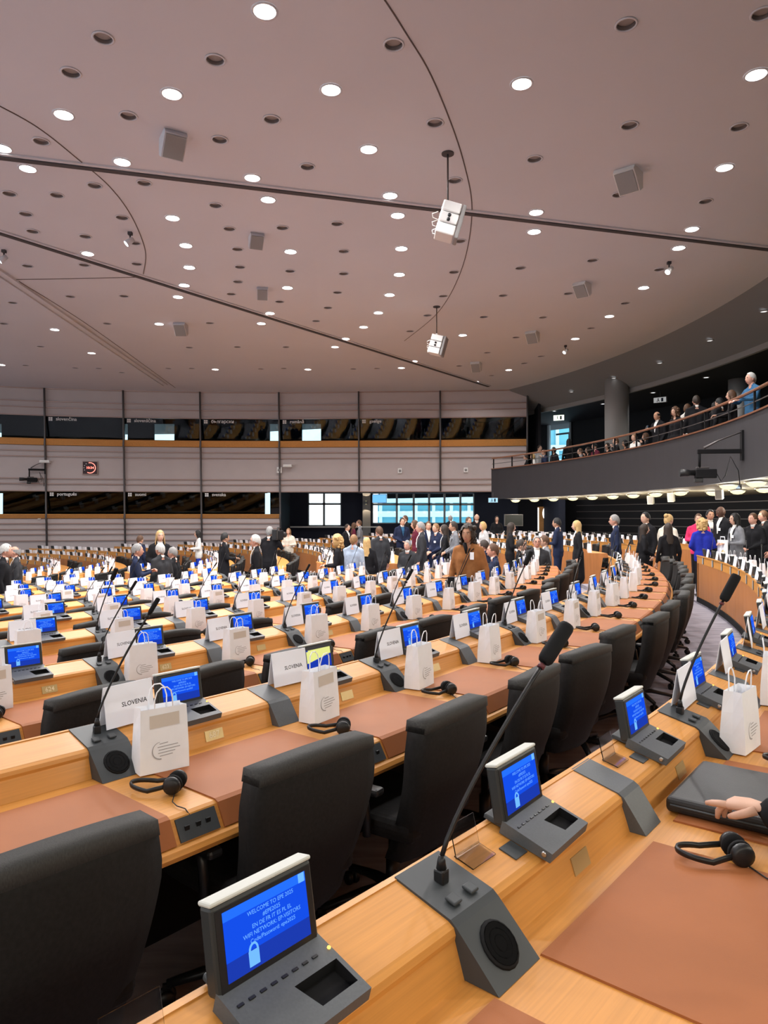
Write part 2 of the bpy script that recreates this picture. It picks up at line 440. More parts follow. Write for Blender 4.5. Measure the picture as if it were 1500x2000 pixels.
# --- daylit recess under the booths: dark wall with two big windows
RD = 38.6
wz0, wz1 = CAMZ - 0.5, V(1.9)
w1 = (gx(602, RD), gx(667, RD)); w2 = (gx(727, RD), gx(926, RD))
bw = back_wall('wall_recess', RD, -6.0, 8.5, -0.6, V(2.4), [(w1[0], w1[1], wz0, wz1), (w2[0], w2[1], wz0 + 0.12, wz1)], M['navy'], 0.3)
bw['label'] = 'dark blue wall of the recess behind the far desks'
mb = MB(); mb.box((1.6, 36.5, V(1.62)), (15, 5.0, 0.9)); mb.box((8.3, 36.0, 1.0), (0.3, 5.2, 4.0))
rs_ = struct(mb.build('ceiling_recess', M['navy'])); rs_['label'] = 'dark ceiling of the window recess'
def window(n, xa, xb, z0, z1, cols, rows, label):
    f = MB(); y = RD - 0.05
    for x in [xa, xb] + cols: f.box((x, y, (z0 + z1) / 2), (0.11, 0.14, z1 - z0))
    for z in [z0, z1] + rows: f.box(((xa + xb) / 2, y, z), (xb - xa, 0.14, 0.11))
    w = struct(f.build('window_%d' % n, M['frame'])); w['label'] = label
    xs = sorted([xa, xb] + cols); zs = sorted([z0, z1] + rows)
    for a, b in zip(xs[:-1], xs[1:]):
        for c, e in zip(zs[:-1], zs[1:]):
            p = MB(); p.box(((a + b) / 2, y + 0.02, (c + e) / 2), (b - a - 0.11, 0.012, e - c - 0.11)); p.build('pane', M['clear'], w)
    return w
window(wn + 1, w1[0], w1[1], wz0, wz1, [gx(633, RD)], [CAMZ + 0.68], 'square window with white mullions beside the lower booths')
window(wn + 2, w2[0], w2[1], wz0 + 0.12, wz1, [gx(x, RD) for x in (775, 808, 838, 868, 899)], [CAMZ + 0.66], 'wide window with many mullions behind the standing crowd')
mb = MB(); mb.box((gx(650, RD - 0.4), RD - 0.45, wz0 - 0.05), (gx(735, RD) - gx(560, RD), 0.5, 0.07))
tr_ = struct(mb.build('trim_1', M['white'])); tr_['label'] = 'white window ledge line in the recess'
mb = MB(); mb.box((gx(716, RD - .4), RD - 0.4, 1.9), (0.42, 0.3, 2.9))
tr_ = struct(mb.build('trim_2', M['column'])); tr_['label'] = 'pale pilaster between the two recess windows'
# building across the street, seen through the wide window
fb = thing('facade_building', 'pale blue glass office building outside the wide window', 'building', (10.2, 62, -3))
q = MB(); q.box((0, 3, 7), (21.5, 4, 20)); sub('wall', q.mesh('wall', M['facade_b']), fb)
for i in range(14):
    q = MB(); q.box((0, 0, 0), (0.28, 0.3, 20)); sub('mullion', q.mesh('mullion', M['facade']), fb, (-10.5 + i * 1.55, 0.9, 7))
for i in range(8):
    q = MB(); q.box((0, 0, 0), (21.5, 0.35, 0.5 if i % 2 else 0.9)); sub('spandrel', q.mesh('spandrel', M['facade']), fb, (0, 0.85, 0.5 + i * 1.45))

# --- main ceiling with its downlight openings
LIT = [(516,17),(646,172),(334,180),(122,221),(720,289),(237,314),(52,327),(2,287),(492,345),(523,388),(336,424),(362,478),(567,490),(170,494),(1020,160),(1480,142),(1417,325),(762,380),(777,419),(1048,413),(1044,451),(1353,446),(1327,483),(784,484),(369,521),(359,556),(347,579),(310,632),(106,643),(178,689),(2,712),(561,561),(527,611),(510,631),(654,677),(675,661),(710,638),(739,610),(420,721),(601,721),(780,535),(761,575),(904,654),(809,705),(784,718),(994,722),(930,745),(1124,661),(1191,617),(1258,561)]
DRK = [(199,70),(136,138),(419,113),(249,223),(530,230),(428,270),(78,273),(330,297),(600,323),(183,360),(280,355),(16,376),(109,379),(420,399),(48,416),(237,423),(447,445),(551,443),(658,435),(62,450),(165,460),(463,485),(671,489),(262,473),(769,83),(1225,43),(1492,22),(850,237),(1231,242),(1446,245),(1045,308),(889,350),(1210,378),(1380,391),(899,469),(52,518),(163,516),(266,514),(136,578),(241,577),(23,590),(6,631),(208,631),(409,630),(78,676),(369,678),(463,677),(558,677),(49,713),(146,718),(192,719),(237,727),(328,719),(374,719),(509,720),(554,719),(690,720),(736,719),(468,520),(566,528),(464,549),(671,533),(451,573),(659,570),(546,588),(640,600),(617,626),(1158,507),(1017,522),(887,530),(1289,525),(983,576),(1111,572),(866,577),(1222,591),(835,615),(945,618),(1061,619),(1155,640),(801,646),(1008,658),(952,688),(1057,695),(1024,709),(897,714),(960,733)]
LIT.sort(key=lambda p: p[1]); DRK.sort(key=lambda p: p[1])
lit_p = [px(x, y, HC) for x, y in LIT]; drk_p = [px(x, y, HC) for x, y in DRK]
ext_p = []
for R, n, ph in ((5.0, 6, 0.2), (11.5, 14, 0.1), (17.5, 22, 0.0), (22.5, 28, 0.05), (26.8, 32, 0.1)):
    for j in range(n):
        p = pol(R, 2 * PI * j / n + ph, HC); t = topx(p)
        if p.y > 29.5: continue
        if t and -40 < t[0] < 1540 and -30 < t[1] < 1000: continue
        ext_p.append(p)
RC = 29.3
out = [pol(RC, math.radians(a), 0) for a in range(28, -206, -3)]
out = [Vector((p.x, p.y)) for p in out if p.y < 34.5] + [Vector((w.x, w.y + 0.1)) for w in WP]
cv = list(out); ce = [(i, (i + 1) % len(out)) for i in range(len(out))]
NH = 14
holes = [(p, 0.135) for p in lit_p + ext_p] + [(p, 0.115) for p in drk_p]
for p, r in holes:
    b = len(cv)
    cv += [Vector((p.x + r * math.cos(2 * PI * j / NH), p.y + r * math.sin(2 * PI * j / NH))) for j in range(NH)]
    ce += [(b + j, b + (j + 1) % NH) for j in range(NH)]
rv, re_, rf, *_ = geometry.delaunay_2d_cdt(cv, ce, [], 1, 1e-5)
keep = []
cell = collections.defaultdict(list)
for p, r in holes: cell[(int(p.x // 2), int(p.y // 2))].append((p, r))
for f in rf:
    c = sum((rv[i] for i in f), Vector((0, 0))) / len(f)
    bad = False
    for ix in (-1, 0, 1):
        for iy in (-1, 0, 1):
            for p, r in cell.get((int(c.x // 2) + ix, int(c.y // 2) + iy), ()):
                if (c.x - p.x) ** 2 + (c.y - p.y) ** 2 < (r * 0.97) ** 2: bad = True
    if not bad: keep.append(f)
mb = MB(); mb.v = [(v.x, v.y, HC) for v in rv]
for f in keep: mb.face(f)
me = mb.mesh('ceiling', M['ceil'])
if me.polygons[0].normal.z > 0: me.flip_normals()
ce_ = struct(mk('ceiling', me)); ce_['label'] = 'mauve ceiling dotted with round recessed downlights'
mb = MB(); mb.lathe([(0, HC + 0.45), (36, HC + 0.45), (36, HC + 0.55), (0, HC + 0.55)], 40, CY)
cr = struct(mb.build('ceiling_roof', M['dark'])); cr['label'] = 'roof slab over the ceiling'
# downlights
def lamp_meshes(r, lit):
    a = MB(); a.lathe([(r * 1.16, -0.004), (r * 1.16, -0.012), (r * 0.96, -0.014), (r * 0.96, 0.0)], 18, caps=False)
    b = MB(); b.lathe([(r, 0.0), (r, 0.13)], 18, caps=False)
    c = MB(); c.lathe([(r * 0.98, 0.0), (r * 0.8, -0.012), (0.0, -0.02)], 18); 
    return a.mesh('rim', M['ceil']), b.mesh('reflector', M['hole']), c.mesh('lens', M['lit'] if lit else M['hole'])
LM, DM = lamp_meshes(0.135, True), lamp_meshes(0.115, False)
sp = bpy.data.lights.new('downlight_beam', 'SPOT'); sp.energy = LAMP_W; sp.spot_size = math.radians(158); sp.spot_blend = 0.6
sp.shadow_soft_size = 0.12; sp.color = (1.0, 0.97, 0.95)
def downlight(p, ms, label, group, lit):
    t = thing('ceiling_downlight', label, 'downlight', p, 0, group)
    sub('rim', ms[0], t); sub('reflector', ms[1], t); sub('lens', ms[2], t, (0, 0, 0.035 if lit else 0.05))
    if lit:
        l = bpy.data.objects.new('beam', sp); COL.objects.link(l); l.parent = t; l.location = (0, 0, -0.03)
for i, p in enumerate(lit_p): downlight(p, LM, 'lit round ceiling downlight, %s lit one from the top of the photo' % nth(i + 1), 'lit ceiling downlights', True)
for i, p in enumerate(drk_p): downlight(p, DM, 'unlit round ceiling recess, %s unlit one from the top of the photo' % nth(i + 1), 'unlit ceiling recesses', False)
for i, p in enumerate(ext_p): downlight(p, LM, 'lit round ceiling downlight outside the edges of the photo', 'downlights beyond the picture', True)
# ceiling tracks, beam and joint lines
def track(n, a, b, w, h, m, label):
    q = MB(); a = px(*a, HC); b = px(*b, HC); d = (b - a).normalized(); a = a - d * 6; b = b + d * (2.0 if n == 3 else 0.2 if n == 4 else 0.0)
    c = (a + b) / 2; L = (b - a).length; ang = math.atan2(d.y, d.x)
    q.box((0, 0, -h / 2), (L, w, h)); q.box((0, -w * 0.8, -h * 0.3), (L, w * 0.6, h * 0.6), 1)
    o = struct(mk('trim_%d' % n, q.mesh('trim_%d' % n, [m, M['ceil']]), None, c, (0, 0, ang))); o['label'] = label
track(3, (0, 302), (1500, 483), 0.11, 0.05, M['slot'], 'dark track crossing the upper ceiling')
track(4, (0, 452), (950, 752), 0.12, 0.05, M['slot'], 'dark track slanting across the middle of the ceiling')
track(5, (0, 542), (312, 750), 0.30, 0.10, M['ceil'], 'mauve ceiling beam at the left running to the far wall')
def joint(n, pts, label):
    P = [px(x, y, HC) - Vector((0, 0, 0.004)) for x, y in pts]; S = []
    for i in range(len(P) - 1):
        p0, p1, p2, p3 = P[max(i - 1, 0)], P[i], P[i + 1], P[min(i + 2, len(P) - 1)]
        for j in range(8):
            t = j / 8; S.append(0.5 * ((2 * p1) + (p2 - p0) * t + (2 * p0 - 5 * p1 + 4 * p2 - p3) * t * t + (3 * p1 - p0 - 3 * p2 + p3) * t ** 3))
    S.append(P[-1])
    q = MB(); q.tube(S, 0.011, 4); o = struct(q.build('trim_%d' % n, M['joint'])); o['label'] = label
joint(6, [(735, -30), (790, 55), (850, 160), (905, 310), (922, 420), (900, 530), (855, 610), (790, 665)], 'thin curved joint line sweeping over the ceiling')
joint(7, [(-20, 195), (70, 245), (150, 308), (215, 365), (258, 425), (283, 490), (279, 534)], 'thin curved joint line at the left of the ceiling')
joint(8, [(0, 545), (130, 543), (270, 540)], 'thin straight joint line at the left of the ceiling')
joint(9, [(35, 548), (180, 640), (342, 757)], 'thin slanting joint line beside the ceiling beam')

# --- right side: gallery with its soffit, balcony and the dark zone under it
T0, T1 = math.radians(-75), math.radians(27.0)
BZ = CAMZ + 0.756                     # underside of the balcony
FT = BZ + 1.29                        # top of its solid front
RB = 27.6
GF = CAMZ + 1.22                      # gallery floor
mb = MB(); mb.sweep([(0, 0), (1.8, -0.8), (1.8, -0.65), (0, 0.15)], RC - 0.05, T0, math.radians(45), 90)
mb.v = [(x, y, z + HC) for x, y, z in mb.v]
o = struct(mb.build('ceiling_soffit', M['ceil_d'])); o['label'] = 'dark grey sloping soffit above the gallery'
mb = MB(); mb.sweep([(0, HC - 0.95), (0.12, HC - 0.95), (0.12, HC - 0.62), (0, HC - 0.62)], RC + 1.70, T0, math.radians(45), 90)
o = struct(mb.build('trim_10', M['column'])); o['label'] = 'pale grey edge band along the soffit'
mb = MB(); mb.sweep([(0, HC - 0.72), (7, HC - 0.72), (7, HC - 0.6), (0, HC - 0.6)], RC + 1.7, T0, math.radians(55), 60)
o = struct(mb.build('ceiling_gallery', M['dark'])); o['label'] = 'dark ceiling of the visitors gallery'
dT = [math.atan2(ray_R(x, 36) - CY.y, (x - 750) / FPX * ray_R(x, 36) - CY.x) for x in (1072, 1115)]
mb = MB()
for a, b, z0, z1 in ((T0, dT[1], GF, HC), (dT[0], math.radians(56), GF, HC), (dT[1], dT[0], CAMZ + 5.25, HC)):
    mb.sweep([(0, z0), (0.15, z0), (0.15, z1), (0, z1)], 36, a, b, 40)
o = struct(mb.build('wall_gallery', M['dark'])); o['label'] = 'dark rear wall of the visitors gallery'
mb = MB(); mb.sweep([(0, BZ + 0.02), (8.6, BZ + 0.02), (8.6, GF), (0, GF)], RB + 0.04, T0, math.radians(26.9), 90)
o = struct(mb.build('floor_gallery', [mat('glow_tinted_underside', (0.22, 0.19, 0.12), 0.7)])); o['label'] = 'gallery floor slab'  # tan colour paints in the oval lamps' glow on the underside
mb = MB(); mb.sweep([(0.0, BZ), (0.14, BZ), (0.10, FT), (-0.0, FT)], RB, T0, T1, 90, sm=False)
o = struct(mb.build('wall_balcony', M['fascia'])); o['label'] = 'charcoal curved front of the visitors balcony'
mb = MB(); mb.sweep([(-0.03, FT), (0.13, FT), (0.13, FT + 0.035), (-0.03, FT + 0.035)], RB, T0, T1, 90)
o = struct(mb.build('trim_11', M['handrail'])); o['label'] = 'thin wooden capping along the balcony front'
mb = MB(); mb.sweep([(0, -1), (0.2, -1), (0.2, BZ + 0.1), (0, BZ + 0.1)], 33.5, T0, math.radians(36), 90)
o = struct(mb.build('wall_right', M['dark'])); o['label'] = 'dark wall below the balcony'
for v in (0.52, 0.22, -0.10, -0.42, -0.75):
    mb = MB(); mb.sweep([(-0.03, CAMZ + v), (0, CAMZ + v), (0, CAMZ + v + 0.035), (-0.03, CAMZ + v + 0.035)], 33.5, T0, math.radians(29), 80)
    mb.build('wall_batten', M['post'], o)
# handrail on slim posts: one thing
hr = thing('balcony_railing', 'dark railing with a red-brown handrail along the balcony', 'railing', pol(RB, 0, FT))
q = MB(); q.sweep([(-0.03, FT + 0.45), (0.03, FT + 0.45), (0.035, FT + 0.48), (0, FT + 0.51), (-0.035, FT + 0.48)], RB + 0.05, T0, T1, 100)
q.build('handrail', M['handrail'], hr, pol(RB, 0, FT))
q = MB(); q.sweep([(-0.008, FT + 0.23), (0.008, FT + 0.23), (0.008, FT + 0.25), (-0.008, FT + 0.25)], RB + 0.05, T0, T1, 100)
q.build('wire', M['post'], hr, pol(RB, 0, FT))
q = MB(); q.box((0, 0, 0.24), (0.04, 0.04, 0.46)); pm = q.mesh('post', M['matte'])
for a in range(-36, 28, 3):
    if a == 27: a = 26.8
    mk('post', pm, hr, pol(RB + 0.05, math.radians(a), FT), (0, 0, math.radians(a)))
# gallery columns
for i, (xp, R, w, lab) in enumerate(((1205, 30.6, 0.92, 'thick pale grey column standing in the gallery near the lit doorway'), (1443, 34.0, 0.70, 'pale grey column in the gallery behind the man in blue'))):
    d = ray_R(xp, R); p = Vector(((xp - 750) / FPX * d, d, GF))
    q = MB(); q.lathe([(w / 2, 0), (w / 2, HC - GF)], 28, p); o = struct(q.build('wall_column_%d' % (i + 1), M['column'], None, p)); o['label'] = lab
# lit gallery doorway
a0, a1 = dT[1], dT[0]; q = MB()
for a in (a0, a1): q.sweep([(-0.06, GF), (0.1, GF), (0.1, CAMZ + 5.25), (-0.06, CAMZ + 5.25)], 36, a - 0.0016, a + 0.0016, 1)
q.sweep([(-0.06, CAMZ + 5.2), (0.1, CAMZ + 5.2), (0.1, CAMZ + 5.27), (-0.06, CAMZ + 5.27)], 36, a0, a1, 2)
am = a0 + (a1 - a0) * 0.42
for a in (am,): q.sweep([(0.0, GF), (0.06, GF), (0.06, CAMZ + 4.6), (0.0, CAMZ + 4.6)], 36.6, a - 0.001, a + 0.001, 1)
q.sweep([(0.0, CAMZ + 4.55), (0.06, CAMZ + 4.55), (0.06, CAMZ + 4.65), (0.0, CAMZ + 4.65)], 36.6, a0, a1, 2)
o = struct(q.build('door_1', M['frame'])); o['label'] = 'bright glazed doorway at the far end of the gallery'
q = MB(); q.sweep([(0, GF), (0.012, GF), (0.012, CAMZ + 5.2), (0, CAMZ + 5.2)], 36.03, a0, a1, 2); q.build('pane', M['clear'], o)

# ================================================================ PEOPLE
PEOPLE = []
def near_person(p, r):
    return any((q[0] - p.x) ** 2 + (q[1] - p.y) ** 2 < r * r for q in PEOPLE)
SKIN = {'l': (0.60, 0.36, 0.26), 'm': (0.46, 0.25, 0.16), 'd': (0.10, 0.048, 0.030), 'r': (0.58, 0.31, 0.23)}
CLO = {'black': (0.010, 0.010, 0.012), 'navy': (0.014, 0.020, 0.048), 'char': (0.032, 0.033, 0.037), 'grey': (0.16, 0.165, 0.18), 'white': (0.72, 0.71, 0.68), 'cream': (0.62, 0.56, 0.47),
       'brown': (0.30, 0.125, 0.045), 'blue': (0.018, 0.030, 0.33), 'pink': (0.62, 0.035, 0.12), 'ltblue': (0.30, 0.36, 0.46), 'maroon': (0.10, 0.015, 0.03), 'jean': (0.05, 0.09, 0.20), 'royal': (0.02, 0.05, 0.42),
       'plaid': (0.20, 0.18, 0.15), 'ltgrey': (0.42, 0.42, 0.43), 'teal': (0.03, 0.10, 0.20)}
HAIRC = {'grey': (0.22, 0.215, 0.21), 'white': (0.46, 0.455, 0.44), 'black': (0.010, 0.009, 0.009), 'dark': (0.028, 0.018, 0.013), 'brown': (0.085, 0.042, 0.022), 'blonde': (0.48, 0.31, 0.13), 'ltbrown': (0.22, 0.12, 0.055)}
SKM = {k: mat('skin_' + k, v, 0.55, spec=0.3, var=0.04, vscale=14) for k, v in SKIN.items()}
CLM = {k: mat('cloth_' + k, v, 0.85, spec=0.15, var=0.12, vscale=18, bump=0.15, bscale=300) for k, v in CLO.items()}
HRM = {k: mat('hair_' + k, v, 0.6, spec=0.35, var=0.25, vscale=30, stretch=(3, 3, 0.6)) for k, v in HAIRC.items()}
M['eye'] = mat('eye_white', (0.7, 0.68, 0.65), 0.3); M['iris'] = mat('iris', (0.03, 0.02, 0.015), 0.3); M['lip'] = mat('lips', (0.40, 0.13, 0.11), 0.5)
ARMS = {   # elbow and wrist of the left (+y) and right (-y) arm, body 1.75 m tall facing +x
    'side': (((-0.03, 0.245, 1.13), (0.04, 0.255, 0.89)), ((-0.03, -0.245, 1.13), (0.04, -0.255, 0.89))),
    'front': (((-0.01, 0.26, 1.13), (0.22, 0.07, 1.00)), ((-0.01, -0.26, 1.13), (0.22, -0.07, 1.02))),
    'phone': (((-0.02, 0.25, 1.13), (0.10, 0.22, 0.92)), ((0.03, -0.25, 1.14), (0.27, -0.08, 1.24))),
    'hold': (((0.0, 0.26, 1.14), (0.25, 0.13, 1.13)), ((0.0, -0.26, 1.14), (0.25, -0.13, 1.13))),
    'hip': (((-0.06, 0.33, 1.17), (0.06, 0.19, 1.01)), ((-0.03, -0.245, 1.13), (0.04, -0.255, 0.89))),
    'clasp': (((0.06, 0.26, 1.16), (0.27, 0.05, 1.24)), ((0.06, -0.26, 1.16), (0.27, -0.04, 1.22))),
    'point': (((-0.03, 0.245, 1.13), (0.04, 0.255, 0.89)), ((0.17, -0.27, 1.27), (0.40, -0.18, 1.20))),
    'rail': (((0.12, 0.29, 1.18), (0.33, 0.14, 1.17)), ((0.12, -0.29, 1.18), (0.33, -0.14, 1.17))),
    'cam': (((0.16, 0.24, 1.26), (0.30, 0.10, 1.45)), ((0.14, -0.26, 1.24), (0.30, -0.14, 1.42))),
    'chin': (((0.08, 0.24, 1.12), (0.16, 0.06, 1.40)), ((-0.01, -0.26, 1.13), (0.22, -0.05, 1.02))),
}
def capsule(mb, p0, r0, p1, r1, n=10):
    p0, p1 = Vector(p0), Vector(p1); ax = p1 - p0; L = ax.length; ax = ax.normalized() if L > 1e-6 else Vector((0, 0, 1))
    pts = []; rs = []
    for a in (85, 60, 30): pts.append(p0 - ax * r0 * math.sin(math.radians(a))); rs.append(r0 * math.cos(math.radians(a)))
    pts += [p0, p1]; rs += [r0, r1]
    for a in (30, 60, 85): pts.append(p1 + ax * r1 * math.sin(math.radians(a))); rs.append(r1 * math.cos(math.radians(a)))
    up = ax.orthogonal().normalized(); b2 = ax.cross(up)
    b = len(mb.v)
    for p, r in zip(pts, rs):
        for j in range(n):
            q = 2 * PI * j / n; mb.v.append(tuple(p + up * r * math.cos(q) + b2 * r * math.sin(q)))
    for i in range(len(pts) - 1):
        for j in range(n): mb.face((b + i * n + j, b + i * n + (j + 1) % n, b + (i + 1) * n + (j + 1) % n, b + (i + 1) * n + j))
    mb.face([b + j for j in range(n - 1, -1, -1)]); mb.face([b + (len(pts) - 1) * n + j for j in range(n)])
def hand(mb, wrist, dirv, side, m=0, s=1.0, curl=0.5, n=6, palm_dn=None, curls=None):
    """palm and five bent fingers from the wrist along dirv; side is +1 for a left hand"""
    w = Vector(wrist); f = Vector(dirv).normalized()
    dn = Vector(palm_dn) if palm_dn else Vector((0, -side, 0))
    dn = (dn - f * dn.dot(f)); dn = dn.normalized() if dn.length > 1e-3 else f.orthogonal().normalized()
    th = dn.cross(f) * side                                  # thumb side of the palm
    def P(a, b, c): return w + (f * a + th * b + dn * c) * s
    mb.tube([P(-0.02, 0, 0), P(0.015, 0, 0), P(0.05, 0.002, 0), P(0.085, 0.004, 0.002), P(0.095, 0.004, 0.004)], [0.024 * s, 0.029 * s, 0.040 * s, 0.040 * s, 0.030 * s], max(n, 8), m, True, None, False, 0.42)
    for i, (b, L) in enumerate(((0.029, 0.072), (0.010, 0.080), (-0.009, 0.074), (-0.027, 0.058))):
        cu_ = curls[i] if curls else curl
        c1, c2, c3 = cu_ * 0.45, cu_ * 1.2, cu_ * 1.7
        p = P(0.082, b, 0.002); pts = [p]; a = 0
        for seg, cc in ((0.45, c1), (0.30, c2), (0.25, c3)):
            p = p + (f * math.cos(cc) + dn * math.sin(cc)) * L * seg * s; pts.append(p)
        r = 0.0098 * s if i < 3 else 0.0085 * s
        mb.tube(pts, [r * 1.05, r, r * 0.92, r * 0.62], n, m)
    mb.tube([P(0.012, 0.020, 0.004), P(0.038, 0.040, 0.014), P(0.060, 0.047, 0.022), P(0.078, 0.044, 0.028)], [0.0135 * s, 0.0115 * s, 0.0100 * s, 0.0065 * s], n, m)
def head_geo(mb, c, s, msk, bald):
    """head with brow, nose, mouth, eyes and ears; slots: 0 skin, 4 eye white, 5 iris, 6 lips"""
    c = Vector(c); nu, nv = 20, 14; b = len(mb.v)
    for i in range(nv + 1):
        t = PI * i / nv
        for j in range(nu):
            a = 2 * PI * j / nu
            x, y, z = math.sin(t) * math.cos(a), math.sin(t) * math.sin(a), math.cos(t)
            lo = max(0.0, -z)
            y *= 1 - 0.30 * lo ** 1.3; x2 = x * (1 - 0.16 * lo) + 0.10 * lo * (1 if x > 0 else -0.2) * abs(x)
            if x > 0.75 and -0.25 < z < 0.15 and abs(y) > 0.2: x2 -= 0.05                  # eye hollows
            if x < -0.2 and lo > 0: x2 *= 1 - 0.25 * lo
            mb.v.append(tuple(c + Vector((0.098 * x2 + 0.004, 0.077 * y, 0.120 * z)) * s))
    for i in range(nv):
        for j in range(nu): mb.face((b + i * nu + j, b + (i + 1) * nu + j, b + (i + 1) * nu + (j + 1) % nu, b + i * nu + (j + 1) % nu), 0, True)
    P = lambda x, y, z: c + Vector((x, y, z)) * s
    mb.add([P(0.093, 0, 0.022), P(0.120, 0, -0.024), P(0.092, 0.017, -0.032), P(0.092, -0.017, -0.032), P(0.096, 0, -0.038)], [(0, 2, 1), (0, 1, 3), (1, 2, 4), (1, 4, 3)], 0, True)
    for e in (-1, 1):
        mb.ball(P(-0.004, e * 0.079, -0.008), (0.019 * s, 0.009 * s, 0.031 * s), 0, 8, 6)
        mb.ball(P(0.0835, e * 0.031, 0.010), (0.010 * s, 0.0125 * s, 0.0062 * s), 4, 8, 6)
        mb.ball(P(0.0885, e * 0.031, 0.0105), (0.0062 * s, 0.0068 * s, 0.0062 * s), 5, 6, 5)
        mb.tube([P(0.0965, e * 0.014, 0.029), P(0.0945, e * 0.032, 0.034), P(0.083, e * 0.050, 0.028)], [0.003 * s, 0.0042 * s, 0.0022 * s], 6, 5)
    mb.ball(P(0.088, 0, -0.060), (0.013 * s, 0.025 * s, 0.0065 * s), 6, 8, 6)
def hair_geo(style, s, rg):
    mb = MB(); a, b, c = 0.103, 0.084, 0.125
    puff = {'short': 1.05, 'long': 1.07, 'bun': 1.05, 'curly': 1.22, 'bob': 1.12, 'fringe': 1.03}[style]
    amp = {'curly': 0.10, 'bob': 0.025}.get(style, 0.018)
    nu, nv = 30, 20; pts = []; base = []
    for i in range(nv + 1):
        t = PI * i / nv
        for j in range(nu):
            q = 2 * PI * j / nu; k = puff * (1 + rg.uniform(-1, 1) * amp)
            u = Vector((math.sin(t) * math.cos(q), math.sin(t) * math.sin(q), math.cos(t)))
            if style in ('short', 'bun', 'bob') and u.z > 0.3: k *= 1 + 0.05 * (u.z - 0.3) + 0.03 * max(0, u.x)
            base.append(u); pts.append(Vector((a * k * u.x - 0.006, b * k * u.y, c * k * u.z)))
    mb.v = [tuple(p * s) for p in pts]
    wave = [rg.uniform(-0.06, 0.06) for _ in range(nu)]
    for i in range(nv):
        for j in range(nu):
            ids = (i * nu + j, (i + 1) * nu + j, (i + 1) * nu + (j + 1) % nu, i * nu + (j + 1) % nu)
            u = sum((base[k] for k in ids), Vector()) / 4
            ang = abs(math.atan2(u.y, u.x)) / PI                  # 0 at the nose, 1 at the nape
            if style in ('short', 'fringe', 'bun'):
                lim = 0.66 if ang < 0.22 else (0.66 - (ang - 0.22) * 4.2 if ang < 0.38 else (-0.02 if ang < 0.52 else -0.02 - (ang - 0.52) * 1.5))
            else:
                low = {'long': -0.9, 'bob': -0.85, 'curly': -0.92}[style]
                lim = 0.60 if ang < 0.20 else (0.60 - (ang - 0.20) * 9.0 if ang < 0.36 else low)
                lim = max(lim, low)
            if u.z < lim + wave[j]: continue
            if style == 'fringe' and u.z > 0.42 and ang < 0.9: continue
            mb.face(ids, 0, True)
    if style == 'long':
        rows = []
        for z, w, x0, x1 in ((0.02, 0.088, -0.112, 0.01), (-0.07, 0.092, -0.112, 0.02), (-0.16, 0.104, -0.112, 0.015), (-0.25, 0.108, -0.125, -0.02), (-0.33, 0.080, -0.128, -0.07)):
            r = []
            for j in range(13):
                u = -1 + 2 * j / 12
                r.append(Vector((x1 + (x0 - x1) * max(0.0, math.cos(u * PI / 2)) ** 0.6, w * math.sin(u * PI / 2), z + rg.uniform(-.008, .008))))
            rows.append(r)
        b0 = len(mb.v)
        for r in rows: mb.v += [tuple(p * s) for p in r]
        for r in rows: mb.v += [tuple(Vector((p.x * 0.86, p.y * 0.88, p.z)) * s) for p in r]
        N = 13 * len(rows)
        for o in (0, N):
            for i in range(len(rows) - 1):
                for j in range(12): mb.face((b0 + o + i * 13 + j, b0 + o + i * 13 + j + 1, b0 + o + (i + 1) * 13 + j + 1, b0 + o + (i + 1) * 13 + j), 0, True)
        for i in range(len(rows) - 1):
            for j in (0, 12): mb.face((b0 + i * 13 + j, b0 + (i + 1) * 13 + j, b0 + N + (i + 1) * 13 + j, b0 + N + i * 13 + j), 0, True)
    if style == 'curly':
        for i in range(46):                                        # loose curls round the back and sides
            t = rg.uniform(0.45, 1.0) * PI * rg.choice((-1, 1)); z = rg.uniform(-0.13, 0.10); r = 0.10 + rg.uniform(-0.01, 0.012)
            mb.ball((r * 1.05 * math.cos(t) - 0.004, r * 0.95 * math.sin(t), z), rg.uniform(0.022, 0.036), 0, 8, 6)
    if style == 'bun': mb.ball((-0.085 * s, 0, 0.095 * s), 0.048 * s, 0, 10, 8)
    return mb
